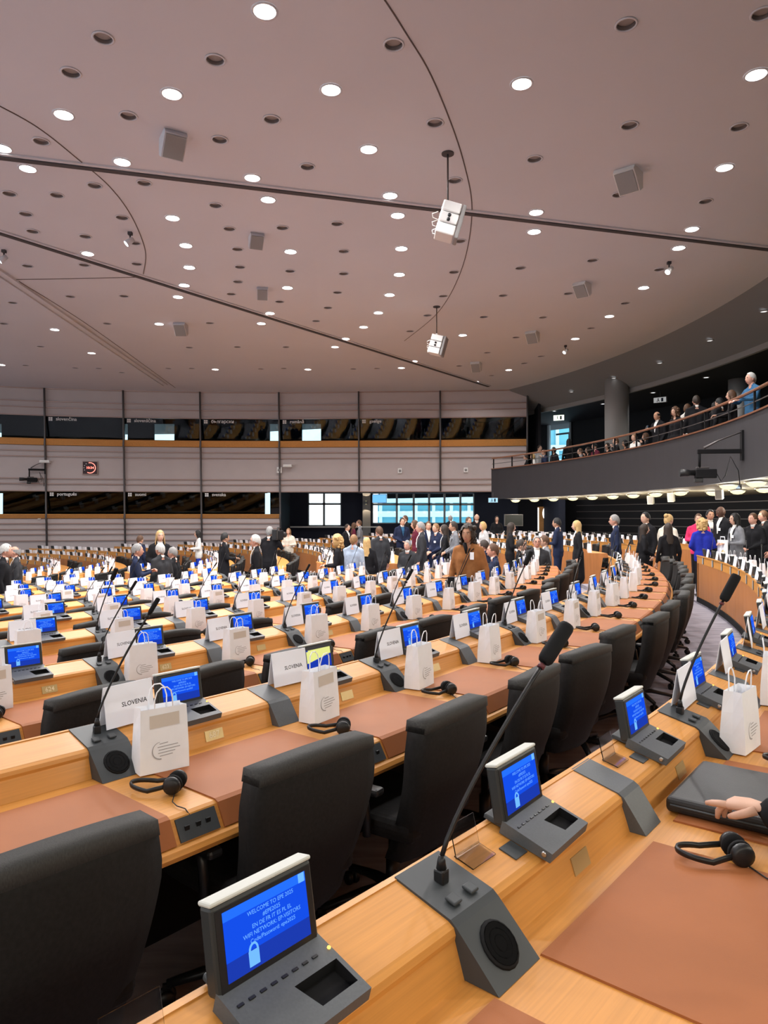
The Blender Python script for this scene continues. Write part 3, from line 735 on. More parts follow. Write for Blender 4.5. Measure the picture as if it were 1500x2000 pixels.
# heading: 0 looks to the right of the picture, 90 away from the viewer, 180 left, -90 at the viewer
# (x, y of head top, depth guess, height, heading, pose, skin, hair colour, hair style, top, bottom, extras, label)
CROWD = [
 (8,1063,13.5,1.76,20,'side','r','white','short','black','black','','white-haired man in black suit at the left edge'),
 (33,1067,13.5,1.74,200,'point','r','grey','fringe','char','char','S','bald older man in dark grey suit leaning left'),
 (265,1063,12.5,1.76,20,'clasp','r','grey','short','navy','navy','','grey-haired man in navy suit with hands raised together'),
 (315,1062,14.2,1.76,150,'side','r','white','short','char','char','','white-haired man in dark suit seen from behind'),
 (340,1073,13.8,1.70,175,'side','r','grey','short','black','black','G','man with glasses in black suit facing left'),
 (272,1046,21,1.78,60,'side','l','brown','short','navy','navy','','brown-haired man in navy suit further back'),
 (312,1036,21,1.72,-60,'front','l','blonde','long','black','black','S','blonde woman in black blazer over a white top'),
 (388,1036,25,1.68,200,'hold','l','black','long','white','royal','','dark-haired woman in white jacket and blue trousers'),
 (437,1041,22,1.76,30,'hold','m','black','short','black','black','C','dark-haired man in long black coat'),
 (502,1045,14.5,1.80,185,'side','r','white','short','black','black','SG','white-haired man in black suit looking down left'),
 (526,1029,20,1.78,80,'cam','l','grey','short','black','black','','cameraman in black with a camera on his shoulder'),
 (564,1032,23,1.66,-100,'hold','l','ltbrown','long','cream','black','','woman with brown hair in a cream coat'),
 (662,1046,14.5,1.70,170,'hold','l','blonde','curly','black','black','','woman with curly blonde hair in a black top'),
 (690,1045,15.5,1.68,70,'side','r','ltbrown','short','ltblue','ltblue','','short-haired person in pale blue jacket seen from behind'),
 (716,1050,14,1.66,80,'side','l','blonde','long','black','black','','woman with long straight blonde hair seen from behind'),
 (742,1029,16,1.84,120,'side','r','brown','short','char','char','','tall man in charcoal suit seen from behind'),
 (703,1016,25,1.80,175,'front','l','brown','short','grey','char','','man in grey jacket talking, far back'),
 (690,1021,26,1.70,20,'side','l','brown','long','maroon','black','','brown-haired woman beside the man in grey jacket'),
 (677,1024,26.5,1.72,-30,'side','l','dark','short','black','black','SV','young man in black suit with tie, far back'),
 (785,1012,24,1.82,-70,'front','l','dark','short','navy','navy','T','man in navy jacket over a teal shirt'),
 (793,1007,27,1.84,200,'side','l','brown','short','black','black','','man in black suit half hidden behind navy jacket'),
 (812,1017,19.5,1.76,190,'side','l','brown','bob','maroon','black','','woman in a maroon top beside the tall grey-haired man'),
 (824,1020,16.2,1.84,175,'side','r','grey','short','char','char','SB','tall grey-haired man in dark suit with white badge'),
 (836,1019,20,1.82,-80,'front','l','brown','short','navy','navy','S','man in navy suit and pale blue shirt'),
 (853,1023,19,1.78,215,'front','l','ltbrown','short','navy','navy','B','man in blue-violet suit wearing a badge'),
 (870,1025,20,1.66,170,'front','l','dark','long','black','black','S','dark-haired woman in black jacket and white blouse'),
 (888,1019,19,1.80,185,'front','m','dark','short','grey','char','','man with beard in grey checked jacket'),
 (880,1006,27,1.82,100,'side','l','grey','fringe','black','black','','balding man in black seen against the bright window'),
 (914,1010,25,1.80,-60,'side','l','brown','short','char','char','S','man in dark suit near the window edge'),
 (931,1004,27,1.86,-90,'side','l','white','fringe','black','black','','bald bearded man in black by the dark wall'),
 (945,1020,20,1.70,200,'hold','l','blonde','bob','ltgrey','black','','blonde woman in a pale grey jacket'),
 (970,1008,28,1.66,-90,'front','l','dark','long','black','black','','dark-haired woman in black standing by the dark wall'),
 (915,1026,9.6,1.70,-115,'side','m','dark','curly','brown','black','K','woman with curly dark hair in tan leather jacket'),
 (996,1021,17.5,1.68,0,'hold','l','dark','long','black','black','','dark-haired woman in black suit bending right'),
 (1090,1014,16.8,1.82,150,'hold','m','black','short','navy','navy','','dark-haired man in navy suit facing away'),
 (1129,1017,15.6,1.74,172,'side','l','blonde','long','black','black','CS','blonde woman in a long black coat'),
 (1203,1006,14.6,1.80,165,'side','r','grey','short','navy','navy','G','grey-haired man with glasses in navy suit'),
 (1263,1001,15.0,1.84,200,'side','l','black','short','black','black','S','tall dark-haired man in black suit'),
 (1304,1005,14.6,1.74,30,'front','l','blonde','bun','cream','cream','','blonde woman with hair tied up and cream scarf'),
 (1256,1027,12.6,1.62,-10,'front','l','dark','long','black','black','','woman with long dark hair in black jacket'),
 (1306,1026,12.2,1.64,95,'side','l','dark','long','black','plaid','K2','woman seen from behind in black jacket and plaid skirt'),
 (1364,1004,16,1.68,-110,'hold','l','brown','short','pink','black','','person in a bright pink sweater'),
 (1372,1014,14.2,1.66,80,'front','l','blonde','curly','blue','black','','blonde woman in bright blue sweater seen from behind'),
 (1386,996,16.2,1.82,-95,'side','m','black','short','black','black','SV','bearded man in black suit behind the blue sweater'),
 (1411,989,15.4,1.86,190,'front','d','black','bald','black','black','SB','bald dark-skinned man in black suit and white shirt'),
 (1438,1003,14.0,1.70,185,'hold','l','black','long','grey','black','SGB','woman with long black hair and glasses in grey plaid blazer'),
 (1473,1003,14.4,1.78,200,'front','r','brown','short','black','black','','man in black looking down beside the grey blazer'),
 (1494,998,15.4,1.84,175,'side','r','brown','short','black','black','','man in black at the right edge of the photo'),
]
SITTERS = [
 (1048,1047,18,-95,'front','r','grey','short','char','SVG','seated man with glasses in a dark suit and tie'),
 (1015,1054,18,-20,'front','l','dark','short','black','','seated dark-haired person left of the man with tie'),
 (1066,1052,18.4,180,'front','l','brown','short','grey','','seated person in grey right of the man with tie'),
 (966,1062,15,180,'front','r','brown','short','navy','','seated man in navy suit bent over a desk'),
 (948,1058,16,150,'front','r','dark','short','navy','','seated man in navy turned away'),
 (770,1046,20,-60,'front','r','dark','fringe','black','','seated balding man in black among the crowd'),
 (797,1052,20,-120,'front','r','grey','short','char','','seated grey-haired man with hand at his face'),
]
GALLERY = [
 (1470,728,27.95,1.76,185,'rail','r','white','short','teal','jean','','white-haired man in blue and white jacket on balcony'),
 (1432,762,28.3,1.64,160,'rail','l','brown','long','black','black','','woman in black with brown hair on the balcony'),
 (1408,777,28.6,1.66,120,'side','l','black','short','black','black','','dark-haired person in black on the balcony'),
 (1397,780,29.2,1.70,60,'side','m','black','long','black','black','','person in dark clothes behind the balcony rail'),
 (1361,772,28.2,1.82,75,'side','r','dark','short','black','black','','man in black suit with his back to the balcony'),
 (1342,778,28.6,1.82,40,'side','l','brown','short','white','jean','','man in white shirt on the balcony'),
 (1321,796,28.2,1.66,200,'side','l','brown','curly','black','jean','','woman with curly brown hair on the balcony'),
 (1286,804,28.3,1.80,200,'phone','m','black','fringe','black','black','S','balding man in black jacket looking at a phone'),
 (1112,855,29.6,1.74,100,'side','l','black','long','black','black','','person with big dark hair before the lit doorway'),
 (1053,850,30.2,1.78,-60,'side','l','dark','short','ltgrey','black','','person in pale grey shirt in the dim gallery corner'),
]
GSEAT = [(1263,852,28.6,'l','brown','black'),(1241,854,28.5,'l','ltbrown','white'),(1223,866,29.0,'m','black','black'),(1205,861,28.6,'l','brown','black'),(1188,872,28.4,'l','dark','black'),(1163,872,28.6,'l','black','maroon'),(1150,880,29.0,'l','dark','black'),(1135,882,28.4,'l','brown','grey'),(1083,880,28.6,'l','dark','black'),(1064,884,28.9,'l','dark','navy'),(1042,893,28.4,'l','blonde','white'),(1029,894,28.6,'l','dark','black')]
AISLE = (TSA, TSB) = (math.radians(-9.6), math.radians(-3.4))
def stand_ok(p):
    v = Vector((p.x, p.y, 0)) - CY; R = v.length; th = math.atan2(v.y, v.x)
    if TSA < th < TSB or (R > RW(-1) + 0.6 and th < TSB): return True
    if R > RW(-2) + 0.6: return True
    k = row_of(R); u = R - RW(k)
    return 0.66 < u < 0.98
def place(x, y, dg, h):
    best = None
    for i in range(-160, 161):
        d = dg * (1 + i * 0.0016); p = px(x, y, d=d)
        if not stand_ok(p): continue
        if any((q[0] - p.x) ** 2 + (q[1] - p.y) ** 2 < 0.46 ** 2 for q in PEOPLE): continue
        H = p.z - floor_z(p); c = abs(H - h) * 3 + abs(d / dg - 1)
        if best is None or c < best[0]: best = (c, p, H)
    if best is None:
        p = px(x, y, d=dg); best = (0, p, p.z - floor_z(p))
    p, H = best[1], min(max(best[2], h - 0.14), h + 0.14)
    return Vector((p.x, p.y, floor_z(p))), H
def caps_for(pose, seated, female, coat, skirt):
    sh = 0.165 if female else 0.19; L = []
    dz = -0.44 if seated else 0.0
    def A(p0, r0, p1, r1, m): L.append((Vector(p0), r0, Vector(p1), r1, m))
    for s in (1, -1):
        if seated:
            A((0, s * .09, .50), .085, (.40, s * .11, .50), .065, 2); A((.40, s * .11, .50), .062, (.38, s * .11, .10), .046, 2); A((.36, s * .11, .045), .038, (.52, s * .12, .035), .033, 3)
        else:
            A((0, s * .085, .90), .090, (.015, s * .095, .48), .064 if not skirt else .055, 0 if skirt else 2); A((.015, s * .095, .48), .060, (-.01, s * .10, .11), .047, 0 if skirt else 2)
            A((-.035, s * .10, .046), .042, (.14, s * .115, .036), .034, 3)
        el, wr = ARMS[pose][0 if s > 0 else 1]
        el, wr = Vector(el) + Vector((0, 0, dz)), Vector(wr) + Vector((0, 0, dz))
        S = Vector((0, s * sh, 1.405 + dz))
        A(S, .062, el, .049, 1); A(el, .048, wr, .046 if pose == 'desk' and s < 0 else .038, 1)
        A((-.005, s * sh * .62, 1.43 + dz), .058, (-0.012, s * .035, 1.485 + dz), .050, 1)
        A((0, s * .055, 1.02 + dz), .112 if not female else .100, (0.005, s * .085, 1.30 + dz), .112 if not female else .100, 1)
        if female: A((.06, s * .065, 1.27 + dz), .058, (.06, s * .065, 1.27 + dz), .058, 1)
    A((0, -sh, 1.405 + dz), .060, (0, sh, 1.405 + dz), .060, 1)
    A((-.005, -.07, .95 + dz), .120, (-.005, .07, .95 + dz), .120, 1 if not seated else 1)
    if not seated:
        if coat:
            for s in (1, -1): A((0, s * .06, 1.0), .125, (0, s * .075, .42), .150, 1)
        elif not skirt: A((0, -.07, .87), .118, (0, .07, .87), .118, 1)
        if skirt:
            for s in (1, -1): A((0, s * .05, .95), .125, (0, s * .07, .40), .155, 2)
    A((0.0, 0, 1.45 + dz), .060, (.020, 0, 1.57 + dz), .056, 0)
    return L
jobs = []
def person(pos, H, heading, pose, skin, hc, hs, top, bot, ex, label, seated=False, group='people standing in the hall'):
    PEOPLE.append((pos.x, pos.y))
    female = any(w in label for w in ('woman',)) or hs in ('long', 'bun', 'bob')
    L = caps_for(pose, seated, female, 'C' in ex, 'K2' in ex)
    mb = MB()
    for c in L: capsule(mb, c[0], c[1], c[2], c[3])
    me = bpy.data.meshes.new('person_body'); me.from_pydata(mb.v, [], mb.f); me.update()
    o = bpy.data.objects.new('person_tmp', me); COL.objects.link(o)
    r = o.modifiers.new('r', 'REMESH'); r.mode = 'VOXEL'; r.voxel_size = 0.024; r.use_smooth_shade = True
    s = o.modifiers.new('s', 'SMOOTH'); s.factor = 0.5; s.iterations = 4
    jobs.append((o, L, pos, H, heading, pose, skin, hc, hs, top, bot, ex, label, seated, group, female))
for c in CROWD:
    x, y, dg, h, hd, pose, sk, hc, hs, top, bot, ex, lab = c
    pos, H = place(x, y, dg, h)
    person(pos, H, hd, pose, sk, hc, hs, top, bot, ex, lab)
for x, y, dg, hd, pose, sk, hc, hs, top, ex, lab in SITTERS:
    pos, H = place(x, y, dg, 1.32)
    t = px(x, y, d=pos.y); pos.z = floor_z(pos)
    person(pos, 1.76, hd, pose, sk, hc, hs, top, 'black', ex, lab, True, 'people seated in the hall')
for x, y, R, h, hd, pose, sk, hc, hs, top, bot, ex, lab in GALLERY:
    d = ray_R(x, R); p = px(x, y, d=d); person(Vector((p.x, p.y, GF)), min(max(p.z - GF, 1.5), 1.98), hd, pose, sk, hc, hs, top, bot, ex, lab, False, 'people standing on the balcony')
for i, (x, y, R, sk, hc, top) in enumerate(GSEAT):
    R = 28.35 if i % 2 else 29.1; y -= 6
    d = ray_R(x, R); p = px(x, y, d=d)
    person(Vector((p.x, p.y, p.z - 1.31 * 1.70 / 1.75)), 1.70, 185 + (i * 37) % 50 - 25, 'chin' if i % 3 == 0 else 'front', sk, hc, 'short' if i % 2 else 'bob', top, 'black', '', 'spectator seated behind the balcony rail, %s from the right' % nth(i + 1), True, 'spectators seated on the balcony')
# the visitor at the right edge, only the hand on the black folder shows
RP = Vector((1.18, 1.32, FZ(-1)))
ARMS['desk'] = (((0.03, 0.26, 1.13), (0.16, 0.13, 1.07)), ((0.207, -0.245, 1.19), (0.462, -0.300, 1.268)))
person(RP, 1.752, 142, 'desk', 'l', 'dark', 'short', 'black', 'black', 'W', 'person in black sleeve resting a hand on the folder', True, 'people seated in the hall')
# evaluate every body in one go
dg_ = bpy.context.evaluated_depsgraph_get(); dg_.update()
rgp = random.Random(3)
def shirt_mesh(tie, tm, sm):
    q = MB()
    rows = [(1.475, .060, .058), (1.42, .098, .052), (1.36, .120, .044), (1.28, .126, .028), (1.18, .126, .004)]
    for i in range(len(rows) - 1):
        (z0, x0, w0), (z1, x1, w1) = rows[i], rows[i + 1]
        q.add([(x0 - .012, -w0, z0), (x0 + .004, 0, z0), (x0 - .012, w0, z0), (x1 - .012, -w1, z1), (x1 + .004, 0, z1), (x1 - .012, w1, z1)], [(0, 3, 4, 1), (1, 4, 5, 2)], 0, True)
    if tie:
        q.add([(.068, -.018, 1.46), (.068, .018, 1.46), (.134, .022, 1.30), (.134, -.022, 1.30), (.136, 0, 1.19)], [(0, 3, 2, 1), (3, 4, 2)], 1)
    return q.mesh('shirt_front', [sm, tm])
for (o, L, pos, H, heading, pose, skin, hc, hs, top, bot, ex, label, seated, group, female) in jobs:
    ev = o.evaluated_get(dg_); me = bpy.data.meshes.new_from_object(ev, depsgraph=dg_)
    V_ = [Vector(v.co) for v in me.vertices]
    q = MB(); q.v = [tuple(v) for v in V_]
    segs = [(c[0], c[1], c[2] - c[0], (c[2] - c[0]).length_squared, c[3], c[4]) for c in L]
    va = np.empty(len(me.vertices) * 3); me.vertices.foreach_get('co', va); va = va.reshape(-1, 3)
    fv = [tuple(p.vertices) for p in me.polygons]; cn = np.array([va[list(f)].mean(0) for f in fv])
    bd = np.full(len(fv), 1e9); bm_ = np.ones(len(fv), int)
    for p0, r0, ax, l2, r1, m in segs:
        rel = cn - np.array(p0); t_ = np.clip(rel @ np.array(ax) / max(l2, 1e-9), 0, 1)
        dd = np.linalg.norm(rel - t_[:, None] * np.array(ax), axis=1) - (r0 + (r1 - r0) * t_)
        u_ = dd < bd; bd[u_] = dd[u_]; bm_[u_] = m
    for f_, m in zip(fv, bm_.tolist()): q.face(f_, m, True)
    dz = -0.44 if seated else 0.0
    head_geo(q, (0.035, 0, 1.620 + dz), 1.0, 0, hs == 'bald')
    for s in (1, -1):
        el, wr = ARMS[pose][0 if s > 0 else 1]
        d = (Vector(wr) - Vector(el)).normalized(); w = Vector(wr) + Vector((0, 0, dz)) + d * 0.025
        if pose == 'desk' and s < 0:
            hand(q, w, Vector((0.93, -0.30, -0.13)), s, 0, 0.95, 0.42, 10, (0, 0, -1), (0.10, 0.75, 0.85, 0.8)); continue
        hand(q, w, d, s, 0, 1.0, 0.6, 6, (0, -s, 0) if pose in ('side', 'hip', 'point') else (0, -s * 0.5, -0.8))
    sc = H / 1.745
    bme = q.mesh('person', [SKM[skin], CLM[top], CLM[bot], M['black'], M['eye'], M['iris'], M['lip']])
    bpy.data.objects.remove(o); bpy.data.meshes.remove(me)
    p = tag(mk('person', bme, None, pos, (0, 0, math.radians(heading))), label, 'person', group)
    p.scale = (sc, sc, sc)
    if hs != 'bald': sub('hair', hair_geo(hs, 1.0, rgp).mesh('hair', HRM[hc]), p, (0.035, 0, 1.624 + dz))
    if 'S' in ex or 'T' in ex: sub('shirt', shirt_mesh('V' in ex, CLM['navy'], CLM['teal' if 'T' in ex else 'white']), p, (0, 0, dz))
    if 'S' in ex or top in ('navy', 'char', 'grey', 'black') and not female:
        g_ = MB(); g_.lathe([(0.058, 1.462), (0.066, 1.470), (0.066, 1.515), (0.062, 1.518), (0.060, 1.47)], 16, (0.004, 0, 0), 0, None, True, False); sub('shirt_collar', g_.mesh('shirt_collar', CLM['white']), p, (0, 0, dz))
    if 'G' in ex:
        g_ = MB()
        for s in (1, -1):
            g_.tube([(0.132, s * 0.034 + 0.022 * math.cos(t), 1.632 + 0.017 * math.sin(t)) for t in [i * PI / 6 for i in range(12)]], 0.0022, 4, 0, False, None, True)
            g_.tube([(0.132, s * 0.056, 1.635), (0.03, s * 0.082, 1.635)], 0.002, 4)
        sub('glasses', g_.mesh('glasses', M['black']), p, (0, 0, dz))
    if 'B' in ex:
        g_ = MB(); g_.box((0.128, 0.075, 1.27), (0.006, 0.075, 0.055)); sub('badge', g_.mesh('badge', M['paper']), p, (0, 0, dz))
    if 'K2' not in ex and 'K' in ex:
        g_ = MB(); g_.box((0.126, 0.09, 1.33), (0.006, 0.055, 0.10)); sub('badge', g_.mesh('badge', M['paper']), p)
        g_ = MB(); g_.tube([(-0.02, 0.12, 1.47), (0.09, 0.07, 1.40), (0.135, 0.0, 1.22), (0.12, -0.10, 1.02)], 0.010, 6, 0, True, None, False, 0.4); sub('bag_strap', g_.mesh('bag_strap', CLM['black']), p)
        g_ = MB(); g_.tube([(0.085, -0.03, 1.50), (0.12, 0.0, 1.44), (0.135, 0.01, 1.36)], [0.03, 0.028, 0.012], 8, 0, True, None, False, 0.6); sub('scarf', g_.mesh('scarf', CLM['black']), p)
    if 'W' in ex:
        g_ = MB()
        for i in range(14):
            b_ = 2 * PI * i / 14; g_.ball((0.440 + 0.012 * math.cos(b_), -0.297 + 0.050 * math.cos(b_), 1.262 + 0.050 * math.sin(b_)), 0.0048, 0, 8, 6)
        sub('bracelet', g_.mesh('bracelet', M['steel']), p, (0, 0, dz))

# ================================================================ DESK ROWS
SEAT = 0.80
TS0, TS1, TS2 = math.radians(-64), math.radians(-10.3), math.radians(-2.8)
# arc-length phase (m, from angle -0.703) of a seat boundary in each row, and which boundaries carry a microphone
T_REF = -0.703
PH = {-1: -0.912, 0: 0.0, 1: 0.09, 2: 0.977, 3: 1.862, 4: 1.90, 5: 3.086, 6: 3.908, 7: 4.71, 8: 5.45, 9: 6.2, 10: 7.0}
MICODD = {-1: 1, 0: 0, 1: 1, 2: 1, 3: 1, 4: 0, 5: 1, 6: 1, 7: 0, 8: 1, 9: 0, 10: 1}
ROWN = {-1: 'nearest desk row', 0: 'second desk row', 1: 'third desk row', 2: 'fourth desk row', 3: 'fifth desk row', 4: 'sixth desk row', 5: 'seventh desk row', 6: 'eighth desk row', 7: 'ninth desk row', 8: 'tenth desk row', 9: 'eleventh desk row', 10: 'twelfth desk row'}
def in_view(p, mx=90, my=70):
    t = topx(p)
    return t is not None and -mx < t[0] < 1500 + mx and t[1] < 2000 + my * 40
def far_ok(p): return p.y < 32.2 - 0.0 and not (p.y > 31.3 and p.x < -12)
WT, LT = 0.74, 0.87                    # worktop and ledge heights
LEDGE = [(-0.43, WT - 0.02), (-0.43, LT), (-0.305, LT - 0.034), (-0.292, LT - 0.042), (-0.288, LT - 0.054), (-0.29, LT - 0.065), (-0.262, WT - 0.02)]
TOPP = [(-0.28, WT - 0.11), (-0.28, WT), (0.195, WT), (0.207, WT - 0.006), (0.245, WT - 0.072), (0.262, WT - 0.078), (0.270, WT - 0.092), (0.262, WT - 0.108), (0.245, WT - 0.112)]
PADP = [(-0.20, WT), (-0.198, WT + 0.005), (0.196, WT + 0.005), (0.212, WT - 0.002), (0.249, WT - 0.068), (0.243, WT - 0.072), (0.205, WT - 0.006), (0.195, WT)]
CONS_M = [(-0.436, LT - 0.002), (-0.436, LT + 0.006), (-0.300, LT - 0.030), (-0.287, LT - 0.040), (-0.195, WT + 0.001), (-0.30, WT + 0.001), (-0.31, LT - 0.04)]
CONS_P = [(-0.436, LT - 0.002), (-0.436, LT + 0.004), (-0.300, LT - 0.032), (-0.285, LT - 0.042), (-0.225, WT + 0.001), (-0.30, WT + 0.001), (-0.31, LT - 0.04)]
def lz(r): return LT - 0.034 * (r + 0.43) / 0.125          # height of the sloping ledge top
LSL = math.atan(0.034 / 0.125)

def arcpiece(prof, R, half, m, n=4, name='piece', dz=0.0):
    """a piece of a row about angle zero with the hall centre as origin"""
    q = MB(); q.sweep([(r, z + dz) for r, z in prof], R, -half / R, half / R, n, ctr=Vector((0, 0, 0)))
    return q.mesh(name, m)

seats = []            # (sector, k, index, boundary angle, boundary index) for furniture
bounds = []
def desk_row(sector, k, ta, tb, edges):
    R, z = RW(k), FZ(k)
    tm = (ta + tb) / 2; base = pol(R, tm, z)
    if sector == 1: lab = 'curved honey wood %s with tan leather pads' % ROWN[k]
    else: lab = 'curved wooden desk row beyond the aisle, %s from the outside' % nth(k + 3)
    t = thing('desk_row', lab, 'desk', base, 0, 'curved desk rows')
    n = max(8, int((tb - ta) * R / 0.4))
    q = MB(); q.sweep([(r, zz + z) for r, zz in LEDGE], R, ta, tb, n); q.build('ledge', M['wood'], t, base)
    q = MB(); q.sweep([(r, zz + z) for r, zz in TOPP], R, ta, tb, n); q.build('worktop', M['wood'], t, base)
    q = MB(); q.sweep([(-0.405, z), (-0.385, z), (-0.385, z + LT - 0.02), (-0.405, z + LT - 0.02)], R, ta, tb, n); q.build('modesty_board', M['matte'], t, base)  # black colour stands in for the deep shade under the desk
    q = MB(); q.sweep([(-0.442, z), (-0.405, z), (-0.405, z + 0.09), (-0.442, z + 0.09)], R, ta, tb, n); q.build('plinth', M['matte'], t, base)
    q = MB(); q.sweep([(-0.446, z + LT - 0.018), (-0.43, z + LT - 0.018), (-0.43, z + LT + 0.003), (-0.446, z + LT + 0.003)], R, ta, tb, n); q.build('ledge_lip', M['wood'], t, base)
    for a in (ta, tb):                                                 # closed wooden cheek at each end
        q = MB()
        poly = [(-0.43, 0), (-0.43, LT), (-0.29, LT - 0.05), (-0.265, WT), (0.2, WT), (0.26, WT - 0.1), (0.1, WT - 0.11), (0.0, 0)]
        d = Vector((math.cos(a), math.sin(a), 0)); s = Vector((-math.sin(a), math.cos(a), 0))
        vs = [CY + d * (R + r) + s * e + Vector((0, 0, z + zz)) for e in (-0.015, 0.015) for r, zz in poly]
        m = len(poly); q.add(vs, [tuple(range(m)), tuple(range(2 * m - 1, m - 1, -1))] + [(i, (i + 1) % m, m + (i + 1) % m, m + i) for i in range(m)])
        q.build('end_panel', M['panel'], t, base)
    loc = Vector((CY.x, CY.y, z))
    pads = arcpiece(PADP, R, (SEAT - 0.17) / 2, M['leather'], 4, 'leather_pad')
    fp = arcpiece([(-0.425, 0.09), (-0.408, 0.09), (-0.408, LT - 0.02), (-0.425, LT - 0.02)], R, SEAT / 2 - 0.002, M['panel'], 2, 'front_panel')
    g = MB()
    for y0, y1, mi in ((-0.062, -0.012, 1), (-0.012, 0.058, 0)): g.box((R - 0.4325, (y0 + y1) / 2, LT - 0.085), (0.006, y1 - y0, 0.115), mi)
    npl = g.mesh('number_plate', [M['plate_w'], M['console']])
    cm = arcpiece(CONS_M, R, 0.075, M['console'], 2, 'microphone_console'); cp = arcpiece(CONS_P, R, 0.06, M['console_l'], 2, 'cable_bridge')
    g = MB(); g.lathe([(0.0, 0.004), (0.043, 0.004), (0.046, 0.0)], 18)
    for j in range(3): g.lathe([(0.012 + j * 0.012, 0.0052), (0.016 + j * 0.012, 0.0052)], 18)
    gm = g.mesh('speaker_grille', M['matte'])
    g = MB(); g.bbox((0, 0, 0.003), (0.026, 0.026, 0.007), 0.003); bmn = g.mesh('talk_button', M['console'])
    g = MB(); g.add([(R + r, y, zz) for y in (-0.07, 0.07) for r, zz in ((0.2135, WT - 0.008), (0.248, WT - 0.066), (0.2435, WT - 0.069), (0.209, WT - 0.011))],
                    [(0, 1, 2, 3), (7, 6, 5, 4), (0, 4, 5, 1), (1, 5, 6, 2), (2, 6, 7, 3), (3, 7, 4, 0)])
    for yy in (-0.04, 0.0, 0.035): g.box((R + 0.231, yy, WT - 0.036), (0.006, 0.016, 0.014), 1)
    sk = g.mesh('socket_panel', [M['console'], M['black']])
    g = MB(); g.box((0, 0, 0.0015), (0.045, 0.05, 0.003), 0, Matrix.Translation((R - 0.345, 0, lz(-0.345))) @ Matrix.Rotation(LSL, 4, 'Y')); sq = g.mesh('blank_plate', M['console'])
    near = sector == 1
    for i, a in edges:
        pb = pol(R, a, z + WT); mid = a + SEAT / 2 / R
        if not in_view(pb, 2400 if k <= 0 else 260): continue
        d = pb.length
        last = mid > tb - SEAT / 2 / R + 0.002
        if near:
            mic = (i % 2) == MICODD[k]
            c = mk('microphone_console' if mic else 'cable_bridge', cm if mic else cp, t, loc, (0, 0, a))
            bounds.append((k, i, a, mic))
            if d < 14:
                if mic:
                    s = bpy.data.objects.new('speaker_grille', gm); COL.objects.link(s); s.parent = c
                    s.location = (R - 0.2395, 0, WT + 0.045)
                    s.rotation_euler = (0, math.atan2(0.089, 0.092), 0)
                    for yy in (-0.03, 0.028): sub('talk_button', bmn, c, (R - 0.325, yy, lz(-0.325) + 0.008), (0, LSL, 0))
                mk('socket_panel', sk, t, loc, (0, 0, a))
        if last: continue
        if near:
            mk('leather_pad', pads, t, loc, (0, 0, mid))
            if k == -1: mk('blank_plate', sq, t, loc, (0, 0, a + 0.235 / R))
        vis = (Vector((-pb.x, -pb.y, 0))).dot(Vector((-math.cos(mid), -math.sin(mid), 0))) > 0
        if vis or (near and k <= 3):
            mk('front_panel', fp, t, loc, (0, 0, mid))
            mk('number_plate', npl, t, loc, (0, 0, mid))
        seats.append((sector, k, i, a, mid))
    return t
for k in range(-2, KMAX + 1):
    R = RW(k); th0 = T_REF + PH.get(k, 0) / R; st = SEAT / R
    # near block
    ia = math.ceil((TS0 - th0) / st); ib = math.floor((TS1 - th0) / st)
    if k < -1: ib = ia
    while ia < ib and not in_view(pol(R, th0 + (ia + 1) * st, FZ(k) + WT), 2200 if k <= 0 else 200): ia += 1
    if ib - ia >= 1:
        desk_row(1, k, th0 + ia * st - 0.09 / R, th0 + ib * st + 0.09 / R, [(i, th0 + i * st) for i in range(ia, ib + 1)])
    # block beyond the aisle, as far as the booth wall allows
    a = TS2 + 0.12 / R; n = 0; ed = []
    while True:
        p = pol(R + 0.9, a + n * st, 0)
        if p.y > 32.6 or (p.x < -15 and p.y > 31.2) or n > 40 or not in_view(pol(R, a + n * st, FZ(k) + WT), 200): break
        ed.append((n, a + n * st)); n += 1
    if len(ed) >= 3: desk_row(2, k, ed[0][1] - 0.09 / R, ed[-1][1] + 0.09 / R, ed)

# brass seat numbers that can be read on the near ledges
def seat_plate(k, a, txt):
    R, z = RW(k), FZ(k)
    row = [o for o in bpy.data.objects if o.get('category') == 'desk' and ROWN[k] in o.get('label', '')][0]
    q = MB(); q.box((0, 0, 0), (0.003, 0.085, 0.040)); pm_ = q.mesh('seat_number', M['plate'])
    tm_ = xform(text_mesh(txt, 0.034, M['plate_t'], bold=True), FACE_X)
    p = pol(R - 0.2775, a, z + WT + 0.030)
    o = mk('seat_number', pm_, row, p, (0, -math.atan2(0.028, 0.085), a))
    sub('lettering', tm_, o, (0.0022, 0, 0))

# ================================================================ THINGS ON THE DESKS
def tilt(pts, ang, c=(0, 0, 0)):
    return Matrix.Translation(c) @ Matrix.Rotation(ang, 4, 'Y')
